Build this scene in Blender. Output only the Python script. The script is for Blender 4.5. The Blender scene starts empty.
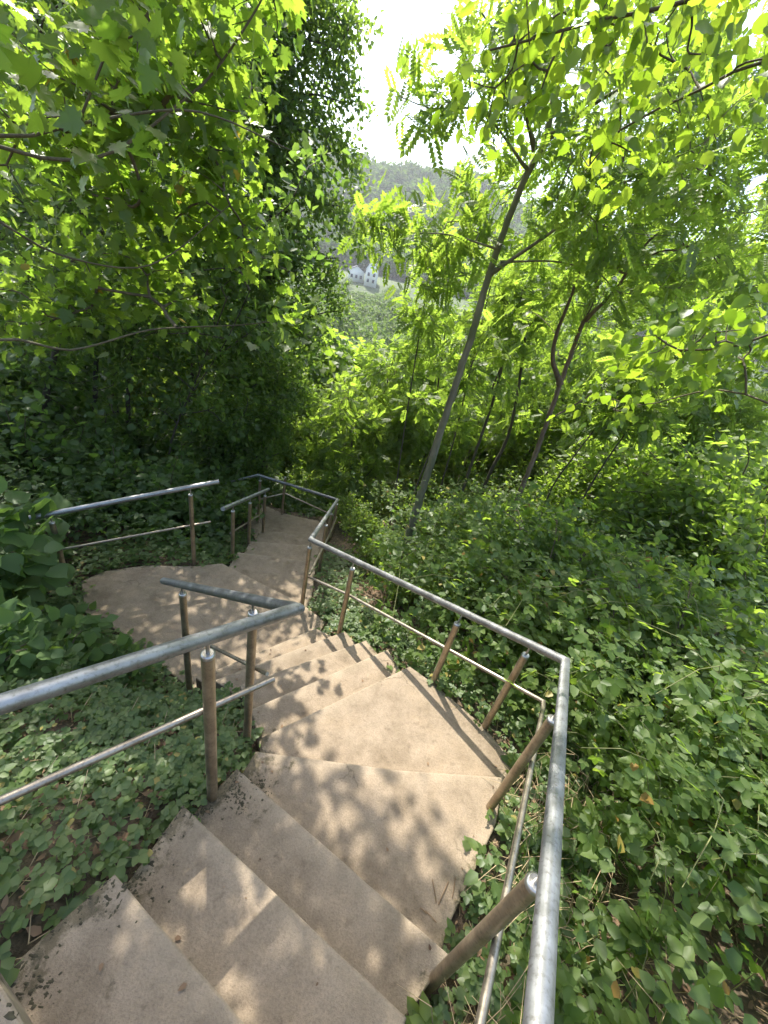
import bpy, math, numpy as np
from mathutils import Matrix, Vector
rng = np.random.default_rng(7)
PI = math.pi
sc = bpy.context.scene
COL = sc.collection

# ------------------------------------------------------------------ camera model (used to place real points in space)
FPX = 400.0
CM = np.array([[0.97282184, 0.2315549, 0.0], [0.11655357, -0.48967159, 0.86408159], [0.20008233, -0.84059745, -0.50335176]])
def ray(p): return CM @ np.array([p[0]-384.0, p[1]-512.0, FPX])
def on(z, p): r = ray(p); return r*(z/r[2])                 # point of the pixel on a level plane
def at(p, Y): r = ray(p); return r*(Y/r[1])                 # point of the pixel at distance Y ahead
def above(base, pix):                                       # point straight above base seen at pix
    r = ray(pix); A = np.array([r, [0, 0, -1.0]]).T
    s, t = np.linalg.lstsq(A, np.asarray(base, float), rcond=None)[0]
    return np.array([base[0], base[1], base[2]+t])
def line_ray(a, b, pix):                                    # point of line ab nearest to the pixel's ray
    r = ray(pix); d = b-a
    A = np.array([d, -r]).T
    t, s = np.linalg.lstsq(A, -a, rcond=None)[0]
    return a+d*t
def nrm(v): v = np.asarray(v, float); return v/np.maximum(np.linalg.norm(v, axis=-1, keepdims=True), 1e-9)

# ------------------------------------------------------------------ object helpers
def tag(o, label=None, cat=None, group=None, kind=None):
    if label: o['label'] = label
    if cat: o['category'] = cat
    if group: o['group'] = group
    if kind: o['kind'] = kind
    return o
def empty(name, loc, label, cat, group=None):
    o = bpy.data.objects.new(name, None); o.empty_display_size = .2
    o.location = [float(v) for v in loc]; COL.objects.link(o)
    return tag(o, label, cat, group)
def mesh_np(name, verts, faces, mat, parent=None, smooth=False, loc=None, attr=None):
    """verts (N,3); faces: list of arrays (M,k) of vertex ids. Verts are world coords; stored relative to parent/loc"""
    verts = np.asarray(verts, np.float64)
    off = np.zeros(3)
    if parent is not None: off = np.array(parent['_w'] if '_w' in parent else parent.location)
    if loc is not None: off = np.asarray(loc, float)
    v = (verts-off).astype(np.float32)
    me = bpy.data.meshes.new(name)
    if not isinstance(faces, (list, tuple)): faces = [faces]
    faces = [np.asarray(f, np.int32) for f in faces if len(f)]
    me.vertices.add(len(v)); me.vertices.foreach_set('co', v.ravel())
    loops = np.concatenate([f.ravel() for f in faces]); sizes = np.concatenate([np.full(len(f), f.shape[1], np.int32) for f in faces])
    me.loops.add(len(loops)); me.loops.foreach_set('vertex_index', loops)
    me.polygons.add(len(sizes)); st = np.concatenate([[0], np.cumsum(sizes)[:-1]]).astype(np.int32)
    me.polygons.foreach_set('loop_start', st); me.polygons.foreach_set('loop_total', sizes)
    if smooth: me.polygons.foreach_set('use_smooth', np.ones(len(sizes), bool))
    if attr is not None:
        for k, a in attr.items():
            at_ = me.attributes.new(k, 'FLOAT', 'POINT'); at_.data.foreach_set('value', np.asarray(a, np.float32))
    me.update(calc_edges=True); me.validate()
    if mat is not None: me.materials.append(mat)
    o = bpy.data.objects.new(name, me); COL.objects.link(o)
    if parent is not None: o.parent = parent
    elif loc is not None: o.location = [float(a) for a in off]
    return o

class MB:
    """collects simple shapes into one mesh"""
    def __init__(s): s.v = []; s.f = {3: [], 4: []}; s.n = 0
    def add(s, v, f):
        v = np.asarray(v, float); f = np.asarray(f, int)
        s.v.append(v); s.f.setdefault(f.shape[1], []).append(f+s.n); s.n += len(v)
    def tube(s, pts, r, k=10, cap=True):
        pts = np.asarray(pts, float); n = len(pts); r = np.broadcast_to(np.asarray(r, float), (n,))
        d = np.zeros_like(pts); seg = nrm(pts[1:]-pts[:-1])
        d[0] = seg[0]; d[-1] = seg[-1]
        if n > 2: d[1:-1] = nrm(seg[1:]+seg[:-1])
        ref = np.array([0, 0, 1.0]) if abs(seg[0][2]) < .9 else np.array([1.0, 0, 0])
        u = nrm(ref-seg[0]*(ref@seg[0])); rings = []
        a = np.arange(k)*2*PI/k
        for i in range(n):
            base = seg[min(i, n-2)] if i == 0 else seg[i-1]
            u = nrm(u-base*(u@base)); w = np.cross(base, u)
            ring = r[i]*(np.cos(a)[:, None]*u+np.sin(a)[:, None]*w)
            if 0 < i < n-1:                                   # mitre
                c = d[i]@base; t = -(ring@d[i])/max(c, .35); ring = ring+t[:, None]*base
            rings.append(pts[i]+ring)
            if i < n-1:
                nb = seg[i]; ax = np.cross(base, nb); sa = np.linalg.norm(ax)
                if sa > 1e-6: u = np.array(Matrix.Rotation(math.atan2(sa, base@nb), 3, Vector(ax/sa)) @ Vector(u))
        V = np.concatenate(rings); F = []
        for i in range(n-1):
            for j in range(k): F.append([i*k+j, i*k+(j+1) % k, (i+1)*k+(j+1) % k, (i+1)*k+j])
        s.add(V, F)
        if cap:
            for i, rev in ((0, True), (n-1, False)):
                c = len(s.v); vv = np.concatenate([rings[i], pts[i][None]]); ff = [[j, (j+1) % k, k] if not rev else [(j+1) % k, j, k] for j in range(k)]
                s.add(vv, ff)
    def box(s, c, h, ax=None):
        c = np.asarray(c, float); h = np.asarray(h, float); ax = np.eye(3) if ax is None else np.asarray(ax, float)
        sg = np.array([[x, y, z] for z in (-1, 1) for y in (-1, 1) for x in (-1, 1)], float)*h
        s.add(c+sg@ax, [[0, 2, 3, 1], [4, 5, 7, 6], [0, 1, 5, 4], [2, 6, 7, 3], [0, 4, 6, 2], [1, 3, 7, 5]])
    def build(s, name, mat, parent=None, smooth=False, loc=None):
        return mesh_np(name, np.concatenate(s.v), [np.concatenate(f) for f in s.f.values() if f], mat, parent, smooth, loc)

# ------------------------------------------------------------------ materials
def new_mat(name):
    m = bpy.data.materials.new(name); m.use_nodes = True; nt = m.node_tree
    for n in list(nt.nodes): nt.nodes.remove(n)
    out = nt.nodes.new('ShaderNodeOutputMaterial')
    return m, nt, out
def N(nt, t, **kw):
    n = nt.nodes.new(t)
    for k, v in kw.items():
        if k in n.inputs: n.inputs[k].default_value = v
        else: setattr(n, k, v)
    return n
def ramp(nt, fac, stops):
    r = nt.nodes.new('ShaderNodeValToRGB'); e = r.color_ramp.elements
    while len(e) < len(stops): e.new(.5)
    for el, (p, c) in zip(e, stops): el.position = p; el.color = (*c, 1) if len(c) == 3 else c
    nt.links.new(fac, r.inputs[0]); return r.outputs[0]
def mixc(nt, fac, a, b, mode='MIX'):
    m = nt.nodes.new('ShaderNodeMix'); m.data_type = 'RGBA'; m.blend_type = mode
    for sock, v in ((m.inputs[0], fac), (m.inputs[6], a), (m.inputs[7], b)):
        if hasattr(v, 'is_linked'): nt.links.new(v, sock)
        elif isinstance(v, (int, float)): sock.default_value = v
        else: sock.default_value = (*v, 1)
    return m.outputs[2]
def math_n(nt, op, a, b=None):
    m = nt.nodes.new('ShaderNodeMath'); m.operation = op
    for s, v in zip(m.inputs, (a, b)):
        if v is None: continue
        if hasattr(v, 'is_linked'): nt.links.new(v, s)
        else: s.default_value = v
    return m.outputs[0]
def noise(nt, vec, scale, detail=4, rough=.55):
    n = nt.nodes.new('ShaderNodeTexNoise'); n.inputs['Scale'].default_value = scale; n.inputs['Detail'].default_value = detail; n.inputs['Roughness'].default_value = rough
    if vec is not None: nt.links.new(vec, n.inputs['Vector'])
    return n.outputs[0]
def leaf_mat(name, c0, c1, t0, t1, trans=.45, rough=.42, spec=.4, odd=None):
    """c: reflected colour range, t: transmitted colour range; each leaf differs"""
    m, nt, out = new_mat(name)
    geo = N(nt, 'ShaderNodeNewGeometry'); rnd = geo.outputs['Random Per Island']
    pos = geo.outputs['Position']
    big = noise(nt, pos, .9, 2); f = math_n(nt, 'ADD', math_n(nt, 'MULTIPLY', rnd, .65), math_n(nt, 'MULTIPLY', big, .45))
    base = ramp(nt, f, [(.15, c0), (.85, c1)]); tr = ramp(nt, f, [(.15, t0), (.85, t1)])
    if odd:
        k = math_n(nt, 'GREATER_THAN', rnd, 1-odd[0]); base = mixc(nt, k, base, odd[1]); tr = mixc(nt, k, tr, odd[1])
    p = N(nt, 'ShaderNodeBsdfPrincipled', Roughness=rough); p.inputs['Specular IOR Level'].default_value = spec
    nt.links.new(base, p.inputs['Base Color'])
    t = N(nt, 'ShaderNodeBsdfTranslucent'); nt.links.new(tr, t.inputs['Color'])
    mx = N(nt, 'ShaderNodeMixShader'); mx.inputs[0].default_value = trans
    nt.links.new(p.outputs[0], mx.inputs[1]); nt.links.new(t.outputs[0], mx.inputs[2]); nt.links.new(mx.outputs[0], out.inputs[0])
    return m
def bark_mat(name, c0, c1, scale=14, moss=None):
    m, nt, out = new_mat(name)
    tc = N(nt, 'ShaderNodeTexCoord'); mp = N(nt, 'ShaderNodeMapping'); mp.inputs['Scale'].default_value = (1, 1, .18); nt.links.new(tc.outputs['Object'], mp.inputs[0])
    n1 = noise(nt, mp.outputs[0], scale, 6, .65); n2 = noise(nt, tc.outputs['Object'], 2.2, 3)
    col = ramp(nt, n1, [(.3, c0), (.7, c1)])
    if moss: col = mixc(nt, ramp(nt, n2, [(.5, (0, 0, 0)), (.62, (1, 1, 1))]), col, moss)
    p = N(nt, 'ShaderNodeBsdfPrincipled', Roughness=.9); nt.links.new(col, p.inputs['Base Color'])
    b = N(nt, 'ShaderNodeBump', Strength=.7, Distance=.02); nt.links.new(n1, b.inputs['Height']); nt.links.new(b.outputs[0], p.inputs['Normal'])
    nt.links.new(p.outputs[0], out.inputs[0]); return m
def concrete_mat():
    m, nt, out = new_mat('sandy_concrete')
    geo = N(nt, 'ShaderNodeNewGeometry'); P = geo.outputs['Position']
    big = noise(nt, P, 1.6, 5, .6); mid = noise(nt, P, 9, 5, .65); fine = noise(nt, P, 140, 3, .6); grit = noise(nt, P, 420, 2, .5)
    col = ramp(nt, big, [(.3, (.198, .156, .108)), (.55, (.25, .20, .144)), (.75, (.28, .226, .166))])
    col = mixc(nt, .55, col, ramp(nt, mid, [(.3, (.168, .131, .09)), (.6, (.265, .212, .154)), (.8, (.295, .242, .182))]))
    col = mixc(nt, .75, col, ramp(nt, fine, [(.3, (.72, .71, .70)), (.5, (.98, .98, .98)), (.7, (1.16, 1.14, 1.12))]), 'MULTIPLY')
    col = mixc(nt, .5, col, ramp(nt, grit, [(.3, (.75, .75, .75)), (.55, (1, 1, 1)), (.75, (1.12, 1.12, 1.12))]), 'MULTIPLY')
    mot = noise(nt, P, 3.6, 7, .72); col = mixc(nt, .6, col, ramp(nt, mot, [(.34, (.56, .54, .50)), (.5, (1, 1, 1)), (.66, (1.2, 1.17, 1.12))]), 'MULTIPLY')
    spots = ramp(nt, noise(nt, P, 22, 2, .5), [(.66, (0, 0, 0)), (.72, (1, 1, 1))])
    col = mixc(nt, math_n(nt, 'MULTIPLY', spots, .45), col, (.13, .10, .07))
    wa = N(nt, 'ShaderNodeAttribute', attribute_name='wear')
    col = mixc(nt, math_n(nt, 'MULTIPLY', wa.outputs['Fac'], math_n(nt, 'MULTIPLY', mid, .75)), col, (.36, .30, .215))
    oi = N(nt, 'ShaderNodeObjectInfo'); col = mixc(nt, 1.0, col, ramp(nt, oi.outputs['Random'], [(0, (.93, .925, .91)), (1, (1.03, 1.01, .98))]), 'MULTIPLY')
    # hairline cracks
    vo = N(nt, 'ShaderNodeTexVoronoi', feature='DISTANCE_TO_EDGE'); vo.inputs['Scale'].default_value = 1.1
    wv = N(nt, 'ShaderNodeVectorMath', operation='ADD'); nc = N(nt, 'ShaderNodeTexNoise'); nc.inputs['Scale'].default_value = 5; nc.inputs['Detail'].default_value = 5; nt.links.new(P, nc.inputs['Vector'])
    sc_ = N(nt, 'ShaderNodeVectorMath', operation='SCALE'); sc_.inputs['Scale'].default_value = .35; nt.links.new(nc.outputs['Color'], sc_.inputs[0]); nt.links.new(P, wv.inputs[0]); nt.links.new(sc_.outputs[0], wv.inputs[1]); nt.links.new(wv.outputs[0], vo.inputs['Vector'])
    ck = ramp(nt, vo.outputs['Distance'], [(.0, (1, 1, 1)), (.006, (0, 0, 0))])
    col = mixc(nt, math_n(nt, 'MULTIPLY', ck, math_n(nt, 'MULTIPLY', ramp(nt, big, [(.5, (0, 0, 0)), (.6, (1, 1, 1))]), .7)), col, (.09, .07, .045))
    # dirt and moss grown along the edges (attribute 'dirt' holds the distance-based wear)
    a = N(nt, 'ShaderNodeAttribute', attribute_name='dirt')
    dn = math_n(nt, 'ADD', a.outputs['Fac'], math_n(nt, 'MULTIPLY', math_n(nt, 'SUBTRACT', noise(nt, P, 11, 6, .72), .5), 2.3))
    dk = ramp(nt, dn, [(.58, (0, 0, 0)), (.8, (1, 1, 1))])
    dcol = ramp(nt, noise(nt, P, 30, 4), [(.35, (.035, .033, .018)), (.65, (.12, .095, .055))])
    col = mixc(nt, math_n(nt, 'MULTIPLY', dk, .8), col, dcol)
    p = N(nt, 'ShaderNodeBsdfPrincipled', Roughness=.92); p.inputs['Specular IOR Level'].default_value = .2
    nt.links.new(col, p.inputs['Base Color'])
    h = math_n(nt, 'ADD', math_n(nt, 'MULTIPLY', fine, .5), math_n(nt, 'ADD', math_n(nt, 'MULTIPLY', mid, 1.4), math_n(nt, 'MULTIPLY', grit, .25)))
    b = N(nt, 'ShaderNodeBump', Strength=.75, Distance=.009); nt.links.new(h, b.inputs['Height']); nt.links.new(b.outputs[0], p.inputs['Normal'])
    nt.links.new(p.outputs[0], out.inputs[0]); return m
def metal_mat(name, c, c2, rough=.34, dirt=.25, metal=.9):
    m, nt, out = new_mat(name)
    geo = N(nt, 'ShaderNodeNewGeometry'); P = geo.outputs['Position']
    n1 = noise(nt, P, 16, 5, .6); n2 = noise(nt, P, 90, 3, .6); n3 = noise(nt, P, 3.5, 2)
    col = ramp(nt, n1, [(.3, c2), (.62, c)])
    col = mixc(nt, math_n(nt, 'MULTIPLY', ramp(nt, n2, [(.52, (0, 0, 0)), (.7, (1, 1, 1))]), dirt), col, (.10, .085, .065))
    p = N(nt, 'ShaderNodeBsdfPrincipled', Metallic=metal); nt.links.new(col, p.inputs['Base Color'])
    r = math_n(nt, 'ADD', math_n(nt, 'MULTIPLY', n1, .22), math_n(nt, 'ADD', math_n(nt, 'MULTIPLY', n3, .1), rough-.15)); nt.links.new(r, p.inputs['Roughness'])
    b = N(nt, 'ShaderNodeBump', Strength=.12, Distance=.003); nt.links.new(n2, b.inputs['Height']); nt.links.new(b.outputs[0], p.inputs['Normal'])
    nt.links.new(p.outputs[0], out.inputs[0]); return m
def plain_mat(name, c, rough=.8, var=.25, scale=6):
    m, nt, out = new_mat(name)
    geo = N(nt, 'ShaderNodeNewGeometry'); n1 = noise(nt, geo.outputs['Position'], scale, 5)
    c = np.array(c); col = ramp(nt, n1, [(.3, tuple(c*(1-var))), (.7, tuple(np.minimum(c*(1+var), .95)))])
    p = N(nt, 'ShaderNodeBsdfPrincipled', Roughness=rough); nt.links.new(col, p.inputs['Base Color']); nt.links.new(p.outputs[0], out.inputs[0]); return m
def soil_mat():
    m, nt, out = new_mat('woodland_soil')
    geo = N(nt, 'ShaderNodeNewGeometry'); P = geo.outputs['Position']
    a = noise(nt, P, 1.2, 5); b_ = noise(nt, P, 26, 6, .7)
    col = ramp(nt, b_, [(.3, (.035, .025, .015)), (.5, (.10, .07, .042)), (.72, (.21, .145, .09))])
    col = mixc(nt, ramp(nt, a, [(.5, (0, 0, 0)), (.7, (.5, .5, .5))]), col, (.04, .045, .018))
    sx = N(nt, 'ShaderNodeSeparateXYZ'); nt.links.new(P, sx.inputs[0])
    far = ramp(nt, math_n(nt, 'MULTIPLY', math_n(nt, 'SUBTRACT', sx.outputs[1], 14), .05), [(0, (0, 0, 0)), (1, (1, 1, 1))])
    col = mixc(nt, far, col, ramp(nt, noise(nt, P, .25, 6, .65), [(.35, (.03, .05, .015)), (.65, (.07, .10, .025))]))
    p = N(nt, 'ShaderNodeBsdfPrincipled', Roughness=.95); nt.links.new(col, p.inputs['Base Color'])
    b = N(nt, 'ShaderNodeBump', Strength=.8, Distance=.03); nt.links.new(b_, b.inputs['Height']); nt.links.new(b.outputs[0], p.inputs['Normal'])
    nt.links.new(p.outputs[0], out.inputs[0]); return m

M_conc = concrete_mat(); M_soil = soil_mat()
M_rail = metal_mat('brushed_steel', (.36, .365, .37), (.23, .23, .225), .47, .5)
M_low = metal_mat('dull_steel', (.40, .35, .28), (.26, .22, .17), .42, .5)
M_post = metal_mat('reflection_tinted_steel', (.45, .36, .245), (.28, .22, .15), .46, .4, .85)  # brown of the stairs mirrored in the posts is put into the base colour
M_cap = metal_mat('bright_steel', (.5, .49, .46), (.36, .35, .33), .32, .3)
M_ash = leaf_mat('ash_leaf', (.075, .115, .03), (.115, .155, .05), (.27, .44, .035), (.42, .58, .07), .58, .45)
M_map = leaf_mat('maple_leaf', (.06, .10, .026), (.10, .145, .042), (.22, .40, .03), (.38, .54, .05), .54, .36, .4, (.012, (.30, .24, .03)))
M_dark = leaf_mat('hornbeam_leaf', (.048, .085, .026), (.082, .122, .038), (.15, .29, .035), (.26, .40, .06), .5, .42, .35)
M_bram = leaf_mat('bramble_leaf', (.055, .098, .024), (.11, .155, .045), (.22, .39, .03), (.40, .54, .06), .54, .46, .3, (.01, (.25, .16, .04)))
M_cover = leaf_mat('ground_cover_leaf', (.055, .10, .03), (.11, .155, .045), (.14, .27, .04), (.26, .40, .06), .45, .45, .4, (.02, (.28, .24, .06)))
M_lime = leaf_mat('lime_leaf', (.05, .095, .014), (.085, .14, .02), (.24, .42, .02), (.40, .55, .04), .54, .38)
M_far = leaf_mat('far_leaf', (.05, .085, .026), (.095, .13, .04), (.12, .22, .04), (.22, .32, .06), .4, .6, .2)
M_hill = leaf_mat('hill_leaf', (.04, .085, .016), (.08, .13, .026), (.10, .20, .02), (.18, .28, .04), .3, .9, .0)
M_dense = leaf_mat('soft_green_leaf', (.052, .092, .026), (.092, .135, .04), (.18, .33, .035), (.32, .46, .06), .52, .45, .3)
M_plant = leaf_mat('broad_green_leaf', (.06, .11, .034), (.10, .155, .05), (.14, .28, .035), (.26, .40, .06), .45, .5, .3)
M_litter = leaf_mat('dead_leaf', (.06, .036, .022), (.24, .155, .09), (.1, .05, .02), (.22, .12, .05), .15, .7, .2)
M_bark = bark_mat('grey_green_bark', (.085, .08, .05), (.24, .225, .15), 12, (.11, .12, .055))
M_brown = bark_mat('red_brown_bark', (.07, .052, .036), (.21, .155, .105), 16)
M_darkbark = bark_mat('dark_bark', (.03, .026, .018), (.10, .085, .06), 14)
M_twig = bark_mat('young_twig', (.06, .05, .03), (.13, .11, .06), 20)
M_cane = plain_mat('yellow_green_cane', (.13, .14, .045), .6, .3, 20)
M_straw = plain_mat('dry_straw', (.36, .27, .15), .8, .35, 20)
M_moss = plain_mat('dark_moss', (.05, .043, .022), 1.0, .5, 60)

# ------------------------------------------------------------------ stairs: plan and levels
Z = {k: -2.07+.16*(4-k) for k in range(-3, 7)}               # treads -3..6, camera stands on tread 2
def xy(z, *px): return [on(z, p)[:2] for p in px]
n1 = nrm([.917, -.4])
ed = {}
ed[4] = [xy(Z[4], (237, 768))[0], xy(Z[4], (450, 955))[0]]
ed[3] = [np.array([-.50, .70]), np.array([.43, .31])]
ed[2] = [np.array([-.56, .43]), np.array([.33, .05])]
ed[1] = [np.array([-.70, .20]), np.array([.24, -.22])]
ed[0] = [np.array([-.86, -.06]), np.array([.10, -.50])]
ed[-1] = [np.array([-1.0, -.34]), np.array([-.04, -.78])]
ed[-2] = [np.array([-1.14, -.62]), np.array([-.18, -1.06])]
TR = []                                                     # (polygon xy, z, back edge shift)
def shift(a, b, poly_far):
    mid = (a+b)/2; far = np.mean(poly_far, axis=0); d = nrm(far-mid)
    return [a-d*.04, b-d*.04]
for k in range(-1, 5):
    a, b = ed[k-1]; c, d = ed[k][1], ed[k][0]
    TR.append((shift(a, b, [c, d])+[c, d], Z[k]))
# landing tread 5 (L-shaped turn)
e5 = xy(Z[5], (256, 751), (400, 770), (503, 777))
t5r = xy(Z[5], (497, 822))[0]
s = shift(ed[4][0], ed[4][1], e5)
TR.append((s+[xy(Z[5], (449, 925))[0], xy(Z[5], (476, 868))[0], t5r, e5[2], e5[1], e5[0]], Z[5]))
z6 = Z[6]
A = xy(z6, (262, 737), (410, 666))
cheek = xy(z6, (364, 640), (386, 650), (431, 681), (482, 724), (514, 762))
s = shift(e5[0], e5[2], A)
TR.append((s+[cheek[4], cheek[3], cheek[2], A[1], A[0]], z6))
z7, z8, z9, z10, z11 = z6-.15, z6-.29, z6-.43, z6-.57, z6-.70
B = xy(z7, (251, 709), (388, 649)); Cc = xy(z8, (240, 685), (366, 640)); D = xy(z9, (214, 680), (345, 631)); Ee = xy(z10, (196, 678), (316, 628))
def pull(a, b, f): return a+(b-a)*f
for prev, cur, z in ((A, B, z7), (B, Cc, z8), (Cc, D, z9), (D, Ee, z10)):
    TR.append((shift(prev[0], prev[1], cur)+[cur[1], cur[0]], z))
land = xy(z11, (326, 622), (303, 604), (222, 563), (195, 566), (146, 565), (104, 571), (81, 581), (84, 612), (108, 624), (128, 640), (156, 660), (186, 690))
s = shift(Ee[0], Ee[1], land[:3])
TR.append(([s[0], s[1]]+land[:-1], z11))
z12, z13, z14, z15 = z11-.2, z11-.42, z11-.67, z11-.95
e11 = [land[2], land[1]]
e12 = xy(z12, (238, 552), (316, 562)); e13 = xy(z13, (250, 541), (320, 546)); e14 = xy(z14, (259, 531), (326, 533))
TR.append((shift(e11[0], e11[1], e12)+[xy(z12, (312, 598))[0], e12[1], e12[0]], z12))
TR.append((shift(e12[0], e12[1], e13)+[e13[1], e13[0]], z13))
TR.append((shift(e13[0], e13[1], e14)+[e14[1], e14[0]], z14))
l3 = xy(z15, (334, 531), (322, 521), (300, 517), (283, 513), (262, 504), (240, 506))
TR.append((shift(e14[0], e14[1], l3)+l3, z15))
a = l3[4]; b = l3[5]; dd = nrm(np.array([-.9, .35]))
TR.append(([l3[5]+.02*dd, l3[4]+.02*dd, l3[4]+dd*.5, l3[5]+dd*.5], z15-.17))
TR.append(([l3[5]+.5*dd, l3[4]+.5*dd, l3[4]+dd*1.0, l3[5]+dd*1.0], z15-.34))
TR = [(np.array(p), z) for p, z in TR]

def poly_dist(p, poly):
    """signed-ish distance of points (N,2) to polygon: negative inside"""
    a = poly; b = np.roll(poly, -1, axis=0)
    d = np.full(len(p), 1e9); inside = np.zeros(len(p), bool)
    for u, v in zip(a, b):
        e = v-u; w = p-u; t = np.clip((w@e)/(e@e), 0, 1); q = w-t[:, None]*e
        d = np.minimum(d, np.hypot(q[:, 0], q[:, 1]))
        c = ((u[1] > p[:, 1]) != (v[1] > p[:, 1]))
        with np.errstate(divide='ignore', invalid='ignore'):
            xi = (v[0]-u[0])*(p[:, 1]-u[1])/(v[1]-u[1])+u[0]
        inside ^= c & (p[:, 0] < xi)
    return np.where(inside, -d, d)

def vnoise(x, y, seed=0):
    """cheap smooth value noise"""
    xi = np.floor(x).astype(int); yi = np.floor(y).astype(int); fx = x-xi; fy = y-yi
    fx = fx*fx*(3-2*fx); fy = fy*fy*(3-2*fy)
    def h(i, j):
        n = (i*374761393+j*668265263+seed*974634777) & 0x7fffffff
        n = ((n ^ (n >> 13))*1274126177) & 0x7fffffff
        return ((n ^ (n >> 16)) & 0xffff)/65535.0
    return (h(xi, yi)*(1-fx)+h(xi+1, yi)*fx)*(1-fy)+(h(xi, yi+1)*(1-fx)+h(xi+1, yi+1)*fx)*fy
def smooth(a, b, x): t = np.clip((x-a)/(b-a), 0, 1); return t*t*(3-2*t)

def Hbase(x, y):
    r = smooth(.3, 1.6, x)
    near = (1-r)*(-1.78-.42*y-.10*smooth(.6, 2.0, y))+r*(-1.95-.31*y-.09*(x-1))
    near = near+.17*np.maximum(-x-2.6, 0)*smooth(-4, 2, y)
    yc = np.minimum(y, 16.0)
    nearc = (1-r)*(-1.78-.42*yc-.10*smooth(.6, 2.0, yc))+r*(-1.95-.31*yc-.09*np.clip(x-1, 0, 20))+.17*np.clip(-x-2.6, 0, 12)*smooth(-4, 2, y)
    z = np.where(y < 16, nearc, nearc-5.5*(1-np.exp(-(y-16)/14)))
    far = -12.5+9*smooth(205, 260, y)+74*smooth(265, 480, y)+18*(vnoise(x/70, y/70, 3)-.5)*smooth(265, 330, y)+12*(vnoise(x/25, y/25, 5)-.5)*smooth(275, 330, y)
    far = far+22*smooth(20, -200, x)*smooth(270, 400, y)
    k = smooth(40, 110, y)
    z = z*(1-k)+far*k
    z = z+.16*(vnoise(x*1.3, y*1.3, 1)-.5)+.07*(vnoise(x*4, y*4, 2)-.5)
    return z
def H(x, y):
    x = np.atleast_1d(np.asarray(x, float)); y = np.atleast_1d(np.asarray(y, float))
    z = Hbase(x, y)
    m = (x > -6) & (x < 4) & (y > -3) & (y < 10)
    if m.any():
        p = np.stack([x[m], y[m]], 1); zb = z[m].copy()
        best = np.full(len(p), 1e9); tz = np.zeros(len(p))
        wsum = np.zeros(len(p)); zs = np.zeros(len(p)); mind = np.full(len(p), 1e9); low = np.full(len(p), 1e9)
        for poly, zt in TR:
            d = poly_dist(p, poly)
            w = 1/(np.maximum(d, .03)**3); wsum += w; zs += w*zt
            mind = np.minimum(mind, d)
            low = np.where(d < .12, np.minimum(low, zt), low)
        tz = zs/wsum
        w = 1-smooth(.08, 1.15, mind)
        zz = zb*(1-w)+(tz-.05)*w
        near_ = mind < .12
        zz = np.where(near_, np.minimum(zz, np.where(low < 1e8, low, zz)-.05-.30*smooth(.0, -.12, mind)), zz)
        z[m] = zz
    return z
def stair_dist(x, y):
    p = np.stack([x, y], 1); d = np.full(len(p), 1e9)
    for poly, zt in TR: d = np.minimum(d, poly_dist(p, poly))
    return d
def ground_hit(px, lift=0.0):
    r = ray(px); lo, hi = .3, None
    for s in np.concatenate([np.linspace(.5, 30, 400), np.linspace(30, 400, 400)]):
        q = r/np.linalg.norm(r)*s
        if q[2] < H(q[0], q[1])[0]+lift: return q
    return q

# ------------------------------------------------------------------ terrain sheet
def axis(lo, hi, step, far_lo, far_hi, g=1.16):
    c = list(np.arange(lo, hi+1e-6, step)); s = step
    while c[-1] < far_hi: s = min(s*g, 14); c.append(c[-1]+s)
    s = step
    while c[0] > far_lo: s = min(s*g, 14); c.insert(0, c[0]-s)
    return np.array(c)
gx = axis(-5, 6, .06, -420, 420); gy = axis(-2, 9, .06, -120, 640)
X, Y = np.meshgrid(gx, gy); zz = H(X.ravel(), Y.ravel())
nx, ny = len(gx), len(gy); idx = np.arange(nx*ny).reshape(ny, nx)
F = np.stack([idx[:-1, :-1], idx[:-1, 1:], idx[1:, 1:], idx[1:, :-1]], -1).reshape(-1, 4)
tag(mesh_np('ground', np.stack([X.ravel(), Y.ravel(), zz], 1), F, M_soil, smooth=True), kind='structure')

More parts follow.
